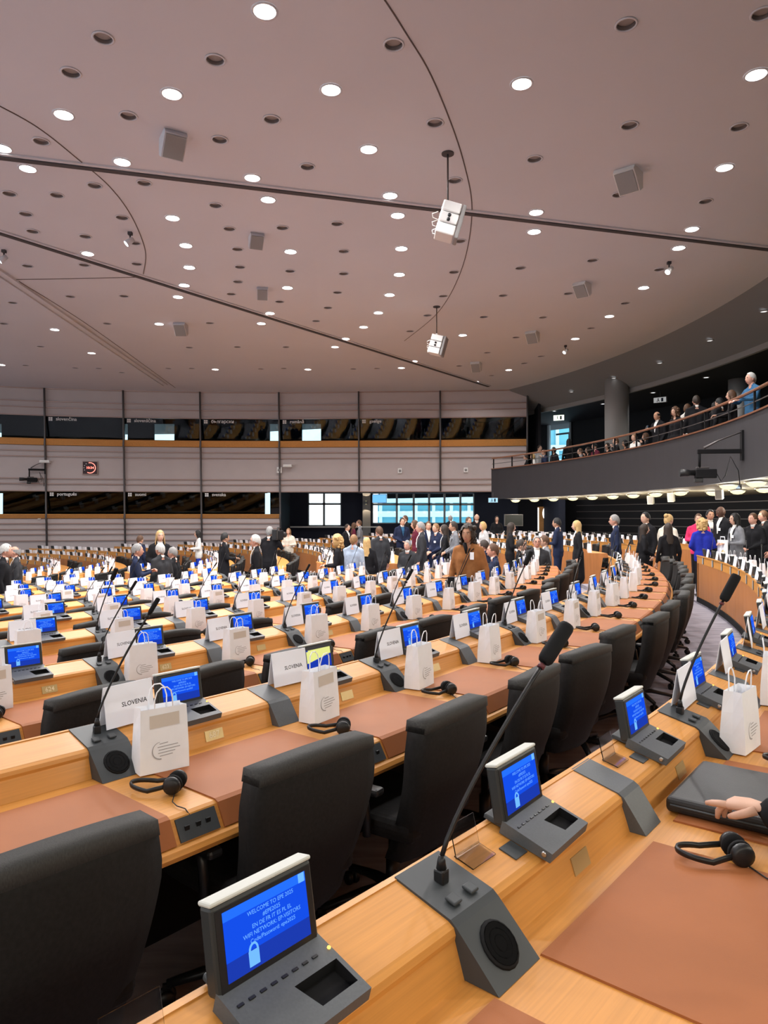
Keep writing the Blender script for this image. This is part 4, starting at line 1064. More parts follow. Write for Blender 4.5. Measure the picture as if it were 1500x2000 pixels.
# --- desk terminal with tilted screen; the sitter is on the +x side
SW, SH, ST = 0.206, 0.131, 0.030
TL = Matrix.Translation((-0.020, 0, 0.022)) @ Matrix.Rotation(math.radians(-25), 4, 'Y')
def term_meshes():
    d = {}
    q = MB(); q.bbox((-ST / 2, 0, SH / 2), (ST, SW, SH), 0.006, 0, TL); d['housing'] = q.mesh('screen_housing', M['housing'])
    q = MB(); q.bbox((-ST / 2, 0, SH + 0.003), (ST + 0.002, SW + 0.002, 0.008), 0.0035, 0, TL); d['cap'] = q.mesh('top_cap', M['rim'])
    q = MB(); q.box((0.0006, 0, SH / 2 - 0.002), (0.0012, SW - 0.012, SH - 0.012), 0, TL); d['bezel'] = q.mesh('bezel', M['black'])
    w, h = 0.169, 0.100; zc = SH / 2 + 0.002
    q = MB()
    q.box((0.0015, 0, zc + h * 0.43), (0.0012, w, h * 0.14), 1, TL)
    q.box((0.0015, 0, zc + h * 0.07), (0.0012, w, h * 0.58), 0, TL)
    q.box((0.0015, 0, zc - h * 0.36), (0.0012, w, h * 0.28), 2, TL)
    d['display'] = q.mesh('display', [M['scr'], M['scr_l'], M['scr_d']])
    q = MB(); q.box((0.0015, 0, zc), (0.0012, w, h), 0, TL)
    for i in range(14):                                   # pale yellow sweep across the one different picture
        a = i / 14; lo = -0.18 + 0.30 * a; hi = min(0.42, 0.10 + 0.55 * math.sin(0.5 + a * 2.0)); q.box((0.0023, -w / 2 + (i + 0.5) * w / 14, zc + h * (lo + hi) / 2), (0.0006, w / 14, h * (hi - lo)), 1, TL)
    q.box((0.0024, 0, zc + h * 0.46), (0.0006, w, h * 0.08), 2, TL)
    d['display_y'] = q.mesh('display', [M['scr_d'], M['scr_y'], M['black']])
    tx = text_mesh('WELCOME TO EPE 2025\n#EPE2025\nEN DE FR IT ES PL EL\nWIFI NETWORK: EP-VISITORS\nCode/Password: epe2025', 0.0090, M['scr_t'], spacing=1.12)
    d['text'] = xform(tx, TL @ Matrix.Translation((0.0026, 0.008, zc + h * 0.10)) @ FACE_X)
    q = MB()
    q.box((0.0024, -0.034, zc - h * 0.34), (0.0006, 0.020, 0.022), 0, TL)
    q.tube([(0.0027, -0.034 + 0.008 * math.cos(t), zc - h * 0.34 + 0.011 + 0.010 * math.sin(t)) for t in [i * PI / 8 for i in range(9)]], 0.0017, 5, 0, True, TL)
    d['icon'] = q.mesh('screen_icon', M['scr_t'])
    q = MB(); q.box((0.0024, w / 2 - 0.009, zc + h * 0.43), (0.0006, 0.013, 0.014), 0, TL); d['icon2'] = q.mesh('screen_corner_icon', M['scr_t'])
    # base with a real recess on its right half
    q = MB(); hw = SW / 2
    X = [-0.030, 0.028, 0.078, 0.100]; Y = [-hw, 0.002, 0.094, hw]
    zt = lambda x: 0.030 - (x + 0.03) * 0.06
    g = {}
    for i, x in enumerate(X):
        for j, y in enumerate(Y):
            yy = y + (0.014 if (i == 2 and j == 1) else 0)
            g[i, j] = len(q.v); q.v.append((x, yy, zt(x)))
    for i in range(3):
        for j in range(3):
            if (i, j) != (1, 1): q.face((g[i, j], g[i + 1, j], g[i + 1, j + 1], g[i, j + 1]))
    b = len(q.v)
    for (i, j) in ((1, 1), (2, 1), (2, 2), (1, 2)): x, y, z_ = q.v[g[i, j]]; q.v.append((x, y, 0.006))
    cs = [g[1, 1], g[2, 1], g[2, 2], g[1, 2]]
    for e in range(4): q.face((cs[e], cs[(e + 1) % 4], b + (e + 1) % 4, b + e), 1)
    q.face((b, b + 1, b + 2, b + 3), 1)
    c = len(q.v)
    for (i, j) in ((0, 0), (3, 0), (3, 3), (0, 3)): x, y, z_ = q.v[g[i, j]]; q.v.append((x, y, 0.0))
    ring = [[g[i, 0] for i in range(4)], [g[3, j] for j in range(4)], [g[i, 3] for i in (3, 2, 1, 0)], [g[0, j] for j in (3, 2, 1, 0)]]
    for e, r_ in enumerate(ring): q.face(r_ + [c + (e + 1) % 4, c + e])
    q.face((c, c + 1, c + 2, c + 3))
    d['base'] = q.mesh('base', [M['console_l'], M['matte']])
    q = MB()
    for i in range(8): q.box((0.006, -0.085 + i * 0.0215, zt(0.006) + 0.001), (0.0045, 0.011, 0.002))
    d['buttons'] = q.mesh('button_strip', M['black'])
    q = MB(); q.lathe([(0.003, 0), (0.003, 0.002), (0.0, 0.003)], 8, (0.006, 0.098, zt(0.006))); d['led'] = q.mesh('indicator_light', M['amber'])
    q = MB(); q.lathe([(0.0065, 0.0), (0.0065, 0.003), (0.003, 0.003)], 12, (0, 0, 0), 0, Matrix.Translation((0.082, -hw, 0.013)) @ Matrix.Rotation(PI / 2, 4, 'X')); d['jack'] = q.mesh('audio_jack', M['steel'])
    q = MB(); q.bbox((-0.055, 0, 0.007), (0.06, SW * 0.82, 0.012), 0.003); d['foot'] = q.mesh('rear_foot', M['console'])
    return d
TM = term_meshes()
def terminal(p, rz, label, group, lod, yellow=False):
    t = thing('desk_terminal', label, 'terminal', p, rz, group); t.rotation_mode = 'ZYX'; t.rotation_euler = (0, LSL, rz); t.rotation_mode = 'XYZ'
    t.rotation_euler = (Matrix.Rotation(rz, 3, 'Z') @ Matrix.Rotation(LSL, 3, 'Y')).to_euler()
    sub('screen_housing', TM['housing'], t)
    dsp = sub('display', TM['display_y' if yellow else 'display'], t)
    sub('base', TM['base'], t)
    if lod < 2:
        sub('bezel', TM['bezel'], t)
        sub('top_cap', TM['cap'], t); sub('rear_foot', TM['foot'], t); sub('button_strip', TM['buttons'], t)
        if not yellow:
            sub('screen_text', TM['text'], dsp); sub('screen_icon', TM['icon'], dsp); sub('screen_corner_icon', TM['icon2'], dsp)
    if lod < 1:
        sub('indicator_light', TM['led'], t); sub('audio_jack', TM['jack'], t)
    return t
# --- white paper carrier bag, printed side towards the sitter (+x)
def bag_meshes():
    d = {}
    w, dp, h = 0.098, 0.050, 0.245
    q = MB(); th = 0.0
    lv = [(0.0, 1.0, 0.0), (0.075, 0.99, 0.05), (0.16, 0.965, 0.22), (h, 0.94, 0.42)]
    rings = []
    for z, s, pinch in lv:
        a, b = w * s, dp * (1 - pinch * 0.72)
        gy = a * (1 - 0.30 * pinch)
        rings.append([(b, -a, z), (b * 1.02, 0, z), (b, a, z), (0, gy, z), (-b, a, z), (-b * 1.02, 0, z), (-b, -a, z), (0, -gy, z)])
    b0 = len(q.v)
    for r in rings: q.v += r
    for i in range(len(rings) - 1):
        for j in range(8): q.face((b0 + i * 8 + j, b0 + i * 8 + (j + 1) % 8, b0 + (i + 1) * 8 + (j + 1) % 8, b0 + (i + 1) * 8 + j))
    q.face([b0 + j for j in range(7, -1, -1)])
    c = len(q.v); q.v += [(x * 0.9, y * 0.985, h - 0.09) for x, y, z in rings[-1]]          # inside of the open mouth
    for j in range(8): q.face((b0 + 24 + j, b0 + 24 + (j + 1) % 8, c + (j + 1) % 8, c + j))
    q.face([c + j for j in range(8)])
    d['body'] = q.mesh('bag_body', M['paper'])
    q = MB()
    xx = dp * (1 - 0.42 * 0.72)
    pts = [(0, -0.036, h - 0.03), (0, -0.036, h + 0.03), (0.004, -0.028, h + 0.062), (0.006, -0.012, h + 0.078), (0.006, 0.012, h + 0.078), (0.004, 0.028, h + 0.062), (0, 0.036, h + 0.03), (0, 0.036, h - 0.03)]
    q.tube(pts, 0.0028, 6); d['handle'] = q.mesh('handle', M['paper']); d['hx'] = xx
    q = MB()                                                       # printed crescent and lines on the sloping front
    def fx(z): 
        for (z0, s0, p0), (z1, s1, p1) in zip(lv[:-1], lv[1:]):
            if z0 <= z <= z1: t = (z - z0) / (z1 - z0); return dp * (1 - (p0 + (p1 - p0) * t) * 0.72)
        return dp
    def strip(y0, z0, y1, z1, wd):
        q.add([(fx(z0) + 0.0022, y0, z0 - wd), (fx(z1) + 0.0022, y1, z1 - wd), (fx(z1) + 0.0022, y1, z1 + wd), (fx(z0) + 0.0022, y0, z0 + wd)], [(0, 1, 2, 3)])
    c0, r0 = (-0.018, 0.084), 0.031
    for i in range(12):
        t0 = math.radians(95 + i * 15); t1 = math.radians(95 + (i + 1) * 15); wd = 0.0012 + 0.0022 * (i / 12)
        p = [(c0[0] + (r0 + e) * math.cos(t), c0[1] + (r0 + e) * math.sin(t)) for t, e in ((t0, 0), (t1, 0), (t1, wd * 1.5), (t0, wd * 1.5))]
        q.add([(fx(z_) + 0.0022, y_, z_) for y_, z_ in p], [(0, 1, 2, 3)])
    for j, (ya, yb) in enumerate(((-0.022, 0.012), (-0.030, 0.052), (-0.026, 0.060), (-0.028, 0.040), (-0.022, 0.030))):
        strip(ya, 0.108 - j * 0.0115, yb, 0.111 - j * 0.0115, 0.0016)
    d['logo'] = q.mesh('printed_logo', M['print'])
    q = MB()
    za, zb = h - 0.075, h - 0.022
    q.add([(fx(za) + 0.0018, -0.058, za), (fx(za) + 0.0018, 0.060, za + 0.004), (fx(zb) + 0.0018, 0.060, zb), (fx(zb) + 0.0018, -0.058, zb - 0.004)], [(0, 1, 2, 3)])
    d['sheet'] = q.mesh('beige_print', M['beige'])
    return d
BM = bag_meshes()
def bag(p, rz, label, group, lod, sheet):
    t = thing('paper_bag', label, 'bag', p, rz, group, 0.89)
    sub('bag_body', BM['body'], t)
    for s in (1, -1): sub('handle', BM['handle'], t, (s * (BM['hx'] - 0.003), 0, 0), (0, 0, 0 if s > 0 else PI))
    if lod < 2: sub('printed_logo', BM['logo'], t)
    if sheet: sub('beige_print', BM['sheet'], t)
    return t
# --- folded name card
def card_meshes():
    w, h = 0.208, 0.150
    q = MB(); K = Matrix.Rotation(math.radians(-9), 4, 'Y')
    q.box((0, 0, h / 2), (0.0025, w, h), 0, K)
    K2 = Matrix.Translation((-0.047, 0, 0)) @ Matrix.Rotation(math.radians(9), 4, 'Y')
    q.box((0, 0, h / 2), (0.002, w, h), 0, K2)
    tx = xform(text_mesh('SLOVENIA', 0.024, M['ink'], bold=True), K @ Matrix.Translation((0.0016, 0.02, h * 0.5)) @ FACE_X)
    return q.mesh('card_sheet', M['card']), tx
CARD, CARD_T = card_meshes()
def name_card(p, rz, label, group, text):
    t = thing('name_card', label, 'name card', p, rz, group)
    c = sub('card_sheet', CARD, t)
    if text: sub('lettering', CARD_T, t)
    return t
# --- headphones lying on the strip between two pads
def phone_meshes():
    d = {}
    q = MB(); pts = []
    for i in range(17):
        a = math.radians(-80 + 160 * i / 16)
        pts.append((-0.085 * math.cos(a) + 0.01, 0.046 * math.sin(a), 0.014 + 0.012 * math.cos(a)))
    pts = [(0.062, -0.030, 0.030)] + [(x, y, z) for x, y, z in pts] + [(0.062, 0.030, 0.030)]
    q.tube(pts, 0.0042, 6, 0, True, None, False, 1.9); d['band'] = q.mesh('headband', M['black'])
    K = Matrix.Translation((0, 0, 0)) @ Matrix.Rotation(PI / 2, 4, 'X')
    q = MB(); q.lathe([(0.0, -0.010), (0.024, -0.008), (0.029, 0.0), (0.027, 0.010), (0.018, 0.014), (0.0, 0.015)], 18, (0, 0, 0), 0, K); d['cup'] = q.mesh('ear_cup', M['black'])
    q = MB(); q.lathe([(0.0, -0.018), (0.022, -0.019), (0.030, -0.014), (0.029, -0.006)], 18, (0, 0, 0), 0, K); d['pad'] = q.mesh('ear_pad', M['matte'])
    q = MB(); q.tube([(0.052, 0.040, 0.016), (0.085, 0.02, 0.006), (0.135, -0.02, 0.006), (0.17, -0.028, 0.005), (0.205, -0.022, 0.004), (0.232, -0.01, -0.028), (0.246, 0.005, -0.05)], 0.0019, 5); d['cable'] = q.mesh('cable', M['black'])
    return d
PM = phone_meshes()
def headphones(p, rz, turn, label, group, lod):
    t = thing('headphones', label, 'headphones', p, rz, group)
    K = Matrix.Rotation(turn, 4, 'Z')
    def loc(v): return K @ Vector(v)
    sub('headband', PM['band'], t, (0, 0, 0), (0, 0, turn))
    for s in (-1, 1):
        c = sub('ear_cup', PM['cup'], t, loc((0.070, s * 0.030, 0.030)), (0, 0, turn + (0 if s < 0 else PI)))
        if lod < 2: sub('ear_pad', PM['pad'], c)
    if lod < 2: sub('cable', PM['cable'], t)
    return t
# --- gooseneck microphone
def mic_mesh(dx, dy, hgt, foam):
    d = {}
    q = MB(); q.bbox((0, 0, 0.014), (0.024, 0.024, 0.030), 0.004); q.lathe([(0.011, 0.028), (0.008, 0.046), (0.005, 0.055)], 10); d['base'] = q.mesh('socket', M['black'])
    pts = []
    for i in range(12):
        t = i / 11; e = t ** 1.25
        pts.append((dx * e, dy * e, 0.05 + (hgt - 0.05) * t))
    q = MB(); q.tube(pts, 0.0042 if not foam else 0.005, 6); d['stem'] = q.mesh('gooseneck', M['black'])
    a, b = Vector(pts[-2]), Vector(pts[-1]); n = (b - a).normalized()
    q = MB()
    L, r = (0.105, 0.0185) if foam else (0.062, 0.0085)
    q.tube([b - n * 0.004, b + n * 0.004, b + n * L * 0.15, b + n * L * 0.9, b + n * L * 0.98, b + n * L], [r * 0.7, r * 0.95, r, r, r * 0.85, r * 0.45], 12); d['head'] = q.mesh('foam_windscreen' if foam else 'capsule', M['matte'])
    q = MB(); q.tube([b - n * 0.020, b - n * 0.010], 0.0085, 10); d['ring'] = q.mesh('red_ring', mat('red_band', (0.10, 0.02, 0.025), 0.5) if foam else M['black'])
    return d
MICS = [mic_mesh(0.10, 0.13, 0.44, False), mic_mesh(0.05, 0.17, 0.42, False), mic_mesh(0.13, 0.08, 0.43, True), mic_mesh(0.08, 0.20, 0.40, False)]
MIC_NEAR = mic_mesh(0.085, 0.275, 0.415, True)
def microphone(p, rz, label, group, v, ms=None):
    d = ms or MICS[v]
    t = thing('gooseneck_microphone', label, 'microphone', p, rz, group)
    sub('socket', d['base'], t); sub('gooseneck', d['stem'], t); sub(d['head'].name.split('.')[0], d['head'], t); sub('collar_ring', d['ring'], t)
    return t
# --- swivel chair; the sitter faces -x
def chair_meshes():
    d = {}
    # backrest: curved shell with a raised grey ribbed top edge
    def shell(z0, z1, th, nz, out):
        q = MB(); ny = 10
        for side in (0, 1):
            for i in range(nz + 1):
                z = z0 + (z1 - z0) * i / nz; f = (z - 0.40) / 0.50
                wd = 0.215 + 0.045 * min(1, max(0, f * 1.5)) - 0.02 * max(0, f - 0.75) * 4
                for j in range(ny + 1):
                    u = -1 + 2 * j / ny
                    x = 0.23 + 0.10 * f - 0.045 * u * u + 0.03 * math.sin(f * PI)
                    zz = z + (0.035 * (1 - u * u) * max(0, f - 0.6) * 2 if out else 0) 
                    x += out if side == 1 else -th
                    q.v.append((x, u * wd, zz))
        def id(s, i, j): return s * (nz + 1) * (ny + 1) + i * (ny + 1) + j
        for s in (0, 1):
            for i in range(nz):
                for j in range(ny): q.face((id(s, i, j), id(s, i, j + 1), id(s, i + 1, j + 1), id(s, i + 1, j)), 0, True)
        for i in range(nz):
            for j in (0, ny): q.face((id(0, i, j), id(0, i + 1, j), id(1, i + 1, j), id(1, i, j)), 0, True)
        for j in range(ny):
            for i in (0, nz): q.face((id(0, i, j), id(0, i, j + 1), id(1, i, j + 1), id(1, i, j)), 0, True)
        return q
    d['back'] = shell(0.34, 0.865, 0.055, 12, 0.018).mesh('backrest', M['fabric'])
    d['roll'] = shell(0.845, 0.885, 0.062, 2, 0.024).mesh('top_roll', M['fabric_g'])
    q = MB(); q.bbox((0.0, 0, 0.455), (0.48, 0.47, 0.085), 0.035, 0, None, 3); d['seat'] = q.mesh('seat', M['fabric'])
    q = MB(); q.tube([(0.10, 0, 0.39), (0.16, 0, 0.39), (0.20, 0, 0.40), (0.22, 0, 0.42)], [0.03, 0.03, 0.03, 0.02], 8, 0, True, None, False, 0.7); q.box((0.04, 0, 0.395), (0.3, 0.16, 0.04)); d['spine'] = q.mesh('back_support', M['black'])
    q = MB(); q.tube([(0.06, 0, 0.43), (0.06, 0, 0.50), (0.05, 0, 0.56), (0.03, 0, 0.595)], 0.016, 8); q.bbox((-0.0, 0, 0.605), (0.25, 0.055, 0.03), 0.012); d['arm'] = q.mesh('armrest', M['black'])
    q = MB(); q.lathe([(0.028, 0.10), (0.028, 0.24), (0.018, 0.24), (0.018, 0.40)], 12); d['stem'] = q.mesh('gas_lift', M['black'])
    q = MB(); q.tube([(0.0, 0, 0.115), (0.12, 0, 0.11), (0.30, 0, 0.075)], [0.03, 0.024, 0.017], 8, 0, True, None, False, 0.8); d['leg'] = q.mesh('base_leg', M['black'])
    q = MB()
    for s in (-1, 1): q.lathe([(0.0, -0.009), (0.028, -0.009), (0.030, 0), (0.028, 0.009), (0.0, 0.009)], 12, (0, 0, 0), 0, Matrix.Translation((0.30, s * 0.016, 0.030)) @ Matrix.Rotation(PI / 2, 4, 'X'))
    q.box((0.30, 0, 0.05), (0.03, 0.012, 0.05)); d['caster'] = q.mesh('caster', M['black'])
    return d
CM = chair_meshes()
def chair(p, rz, label, group, lod):
    t = thing('swivel_chair', label, 'chair', p, rz, group)
    sub('backrest', CM['back'], t); sub('top_roll', CM['roll'], t); sub('seat', CM['seat'], t)
    if lod < 2:
        for s in (-1, 1): sub('armrest', CM['arm'], t, (0, s * 0.265, 0))
        sub('back_support', CM['spine'], t); sub('gas_lift', CM['stem'], t)
    if lod < 1:
        for i in range(5):
            l = sub('base_leg', CM['leg'], t, (0, 0, 0), (0, 0, 0.3 + i * 2 * PI / 5)); sub('caster', CM['caster'], l)
    return t

# ---------------------------------------------------------------- place them seat by seat
rnd = random.Random(5)
cnt = collections.Counter(); tot = collections.Counter()
def where(sector, k, what):
    cnt[(what, sector, k)] += 1
    n = nth(cnt[(what, sector, k)])
    if sector == 1:
        return '%s from left, %s' % (n, ROWN[k])
    return '%s from the aisle, %s row beyond it' % (n, nth(k + 3))
GRP = {'bag': 'white paper gift bags', 'card': 'white name cards', 'term': 'desk terminals', 'phone': 'headphones on the desks', 'mic': 'gooseneck microphones', 'chair': 'black swivel chairs'}
order = sorted(seats, key=lambda s: (s[0], s[1], s[4]))
far_stuff = {'bag': MB(), 'card': MB(), 'term': MB()}
CAP = {'bag': 298, 'card': 298, 'term': 298, 'chair': 290}
print('SEATS', len(seats))
# nearest seats are individuals; beyond the cap they are gathered
rank = {}
for i, s in enumerate(sorted(seats, key=lambda s: pol(RW(s[1]), s[4]).length)): rank[s] = i
for s in order:
    sector, k, i, a, mid = s
    R, z = RW(k), FZ(k)
    pm_ = pol(R, mid, z); dist = pm_.length
    lod = 0 if dist < 6.5 else (1 if dist < 13 else 2)
    empty_seat = (k == -1 and i < 3)
    # terminal
    ta = a + (0.356 + rnd.uniform(-.012, .012)) / (R - 0.37)
    pt = pol(R - 0.372, ta, z + lz(-0.372) + 0.0015)
    tx_ = topx(pt + Vector((0, 0, 0.1)))
    vis = tx_ and -60 < tx_[0] < 1560 and tx_[1] < 2300
    if rank[s] < CAP['term'] and vis:
        yel = (k == 0 and i == 1)
        terminal(pt, ta + rnd.uniform(-.05, .05), ('desk terminal showing a yellow picture, ' if yel else 'grey desk terminal with blue screen, ') + where(sector, k, 'term'), GRP['term'], lod, yel)
    if vis and not empty_seat and rank[s] < CAP['card']:
        ca = a + (0.145 + rnd.uniform(-.025, .025)) / (R - 0.36)
        name_card(pol(R - 0.375, ca, z + lz(-0.40)), ca + rnd.uniform(-.10, .10), 'white folded name card, ' + where(sector, k, 'card'), GRP['card'], dist < 16 and sector == 1 and k >= 0)
    tb_ = topx(pol(R - 0.2, a + 0.13 / R, z + WT + .1))
    if tb_ and -60 < tb_[0] < 1560 and tb_[1] < 2060 and not empty_seat and rank[s] < CAP['bag']:
        ba = a + (0.122 + rnd.uniform(-.03, .03)) / (R - 0.13)
        bag(pol(R - 0.195 + rnd.uniform(0, .03), ba, z + WT + 0.005), ba + rnd.uniform(-.22, .16), 'white paper gift bag with twisted handles, ' + where(sector, k, 'bag'), GRP['bag'], lod, sector == 1 and k >= 0 and rnd.random() < (1.0 if dist < 3.8 else 0.25))
    if rank[s] >= CAP['bag'] and tx_ and -30 < tx_[0] < 1530:        # too many and too small beyond this: gathered
        for what, r_, off, zz, (dx, dy, dz_) in (('bag', -0.195, 0.135, WT + 0.005, (0.07, 0.18, 0.23)), ('card', -0.375, 0.135, lz(-0.40), (0.006, 0.2, 0.148)), ('term', -0.372, 0.335, lz(-0.372), (0.03, 0.2, 0.15))):
            aa = a + (off + rnd.uniform(-.03, .03)) / R
            Mx = Matrix.Translation(pol(R + r_, aa, z + zz)) @ Matrix.Rotation(aa + rnd.uniform(-.15, .15), 4, 'Z') @ (Matrix.Rotation(-0.2, 4, 'Y') if what != 'bag' else Matrix.Identity(4))
            far_stuff[what].box((0, 0, dz_ / 2), (dx, dy, dz_), 0, Mx)
    # chair pulled up to the worktop
    cpos = pol(R + 0.15 + rnd.uniform(-.03, .06), a + ((0.29 if i < 1 else 0.14) + rnd.uniform(-.05, .05)) / R, z)
    tc_ = topx(cpos + Vector((0, 0, 0.95)))
    if tc_ is None and cpos.y > -0.2 and k == 0: tc_ = (0, 0)
    if k >= 0 and tc_ and -150 < tc_[0] < 1560 and (sector == 1 or dist < 28) and rank[s] < CAP['chair'] and not near_person(cpos + Vector((math.cos(mid), math.sin(mid), 0)) * 0.2, 0.40):
        chair(cpos, mid + rnd.uniform(-.18, .16), 'black high-backed swivel chair, ' + where(sector, k, 'chair'), GRP['chair'], 0 if dist < 12 else (1 if dist < 18 else 2))
for what, nm, m_, lab in (('bag', 'far_paper_bags', M['paper'], 'white paper bags crowded on the farthest desk rows'), ('card', 'far_name_cards', M['card'], 'white name cards crowded on the farthest desk rows'), ('term', 'far_desk_terminals', M['housing'], 'dark desk terminals on the farthest desk rows')):
    if far_stuff[what].v: tag(far_stuff[what].build(nm, m_), lab, {'bag': 'bags', 'card': 'name cards', 'term': 'terminals'}[what], None, 'stuff')
for (k, i, a, mic) in sorted(bounds, key=lambda b: (b[0], b[2])):
    R, z = RW(k), FZ(k)
    p = pol(R - 0.02, a, z + WT + 0.005); d = p.length; t = topx(p)
    if not t or not (-70 < t[0] < 1570 and t[1] < 2060): continue
    if not (k == -1 and i <= 1) and d < 24:
        hs_ = (-0.06, -0.10) if (k == -1 and i == 2) else (-0.02 + rnd.uniform(-.02, .02), 0.0)
        headphones(pol(R + hs_[0], a + hs_[1] / R, z + WT + 0.002), a, (rnd.uniform(.35, 1.05) if not (k == -1) else 0.62), 'black headphones lying flat, ' + where(1, k, 'phone'), GRP['phone'], 0 if d < 7 else (1 if d < 11 else 2))
    if mic and d < 26:
        pm_ = pol(R - 0.375, a, z + lz(-0.375) + 0.001)
        if k == -1 and i == 1:
            microphone(pm_, a, 'gooseneck microphone with big foam head, ' + where(1, k, 'mic'), GRP['mic'], 2, MIC_NEAR)
        else:
            microphone(pm_, a + rnd.uniform(-.3, .3), 'thin black gooseneck microphone, ' + where(1, k, 'mic'), GRP['mic'], rnd.choice((0, 0, 1, 1, 3, 2) if d < 8 else (0, 1, 3)))
th = lambda k, i, s: T_REF + (PH[k] + (i + s) * SEAT) / RW(k)
seat_plate(0, th(0, 0, 0.55), '687')
seat_plate(1, th(1, 1, 0.50), '623'); seat_plate(1, th(1, 0, 0.56), '624')
for kk, ii in ((0, 1), (0, 2), (1, 2), (1, 3), (2, 1), (2, 2), (-1, 1), (-1, 2)): seat_plate(kk, th(kk, ii, 0.55), '')

# ================================================================ FITTINGS AND SINGLE THINGS
# --- oval lamps under the balcony
def oval_lamp(xp, R, i, label):
    d = ray_R(xp, R); oval_at(Vector(((xp - 750) / FPX * d, d, BZ)), label)
OVG = bpy.data.lights.new('oval_glow', 'POINT'); OVG.energy = 25; OVG.color = (1.0, 0.94, 0.82); OVG.shadow_soft_size = 0.2
def oval_at(p, label):
    t = thing('oval_lamp', label, 'lamp', p, 0, 'oval lamps under the balcony')
    q = MB(); q.lathe([(0.235, 0.0), (0.235, -0.02), (0.21, -0.03)], 24); sub('rim', q.mesh('rim', M['steel']), t)
    q = MB(); q.lathe([(0.205, -0.022), (0.18, -0.07), (0.11, -0.115), (0.0, -0.13)], 24); sub('diffuser', q.mesh('diffuser', M['lit_y']), t)
    lo = bpy.data.objects.new('glow', OVG); COL.objects.link(lo); lo.parent = t; lo.location = (0, 0, -0.22)
for i, x in enumerate((1007, 1044, 1081, 1119, 1157, 1197, 1237, 1281, 1329, 1393, 1441, 1493)):
    oval_lamp(x, 29.0 if x < 1340 else 30.0, i, 'yellow oval lamp under the balcony, %s from the left in the long row' % nth(i + 1))
for i, x in enumerate((1423, 1477)):
    oval_lamp(x, 28.05, i, 'yellow oval lamp at the balcony edge, %s of the two below the camera arm' % ('left' if i == 0 else 'right'))
for i in range(24):                                             # the long row goes on round behind the viewer
    an = math.radians(-13.5 - i * 2.3); p = pol(29.2, an, BZ); tp = topx(p)
    if tp and -60 < tp[0] < 1530: continue
    oval_at(p, 'yellow oval lamp under the balcony, outside the edges of the photo')
# --- lamps in the soffit and the gallery ceiling
def can(p, label, group, m, r, watt=0):
    t = thing('ceiling_spot', label, 'downlight', p, 0, group)
    q = MB(); q.lathe([(r * 1.25, 0.0), (r * 1.25, -0.02), (r, -0.03), (r, 0.0)], 16, caps=False); sub('rim', q.mesh('rim', M['column']), t)
    q = MB(); q.lathe([(r, -0.012), (0.0, -0.016)], 16); sub('lens', q.mesh('lens', m), t)
    if watt:
        l = bpy.data.lights.new('gallery_beam', 'SPOT'); l.energy = watt; l.spot_size = 2.6; l.spot_blend = 0.6; l.shadow_soft_size = 0.1
        lo = bpy.data.objects.new('beam', l); COL.objects.link(lo); lo.parent = t; lo.location = (0, 0, -0.05)
dim = emis('dim_lamp', (0.9, 0.88, 0.85), 0.6)
for i, (x, y) in enumerate(((1494, 607), (1388, 663), (1290, 706), (1200, 738), (1117, 762))):
    best = min(((abs(HOR - FPX * (HC - CAMZ - (R - 29.25) * 0.444) / ray_R(x, R) - y), R) for R in [29.4 + j * 0.1 for j in range(16)]))
    d = ray_R(x, best[1]); can(Vector(((x - 750) / FPX * d, d, HC - (best[1] - 29.25) * 0.444 - 0.02)), 'small dim lamp in the grey soffit, %s from the right' % nth(i + 1), 'dim soffit lamps', dim, 0.10)
for i, (x, y) in enumerate(((1380, 736), (1276, 766), (1178, 788), (1083, 802))):
    z = HC - 0.72; d = (CAMZ - z) * FPX / (y - HOR); can(Vector(((x - 750) / FPX * d, d, z)), 'small white lamp in the gallery ceiling, %s from the right' % nth(i + 1), 'gallery ceiling lamps', M['lit_w'], 0.10, 90)
# --- wedge loudspeakers on the ceiling
for i, (x, y, s, hd) in enumerate(((337, 262, 0.40, -60), (500, 458, 0.33, -70), (512, 563, 0.33, -80), (352, 632, 0.42, -90), (1228, 332, 0.42, -130), (1137, 553, 0.40, -130), (1040, 648, 0.42, -120), (930, 708, 0.42, -110))):
    p = px(x, y, HC)
    t = thing('ceiling_speaker', 'wedge loudspeaker on the ceiling, %s of eight counting down the left then the right' % nth(i + 1), 'loudspeaker', p, math.radians(hd), 'ceiling loudspeakers')
    q = MB(); prof = [(-0.5, 0.0), (0.38, 0.0), (0.5, -0.18), (-0.18, -0.85), (-0.5, -0.62)]
    vs = [(a * s, e * s, b * s) for e in (-0.42, 0.42) for a, b in prof]
    q.add(vs, [(0, 1, 2, 3, 4), (9, 8, 7, 6, 5)] + [(j, (j + 1) % 5, 5 + (j + 1) % 5, 5 + j) for j in range(5)]); sub('cabinet', q.mesh('cabinet', M['white'] if i > 3 else M['ceil']), t)
    q = MB(); n = Vector((0.67, 0, -0.68)).normalized()
    c = Vector((0.16 * s, 0, -0.515 * s)); ang = math.atan2(0.67, 0.68)
    q.box((0, 0, 0), (0.86 * s, 0.74 * s, 0.012), 0, Matrix.Translation(c + Vector((0.012, 0, -0.012))) @ Matrix.Rotation(-math.atan2(0.67, 0.68) , 4, 'Y'))
    sub('grille', q.mesh('grille', M['column']), t)
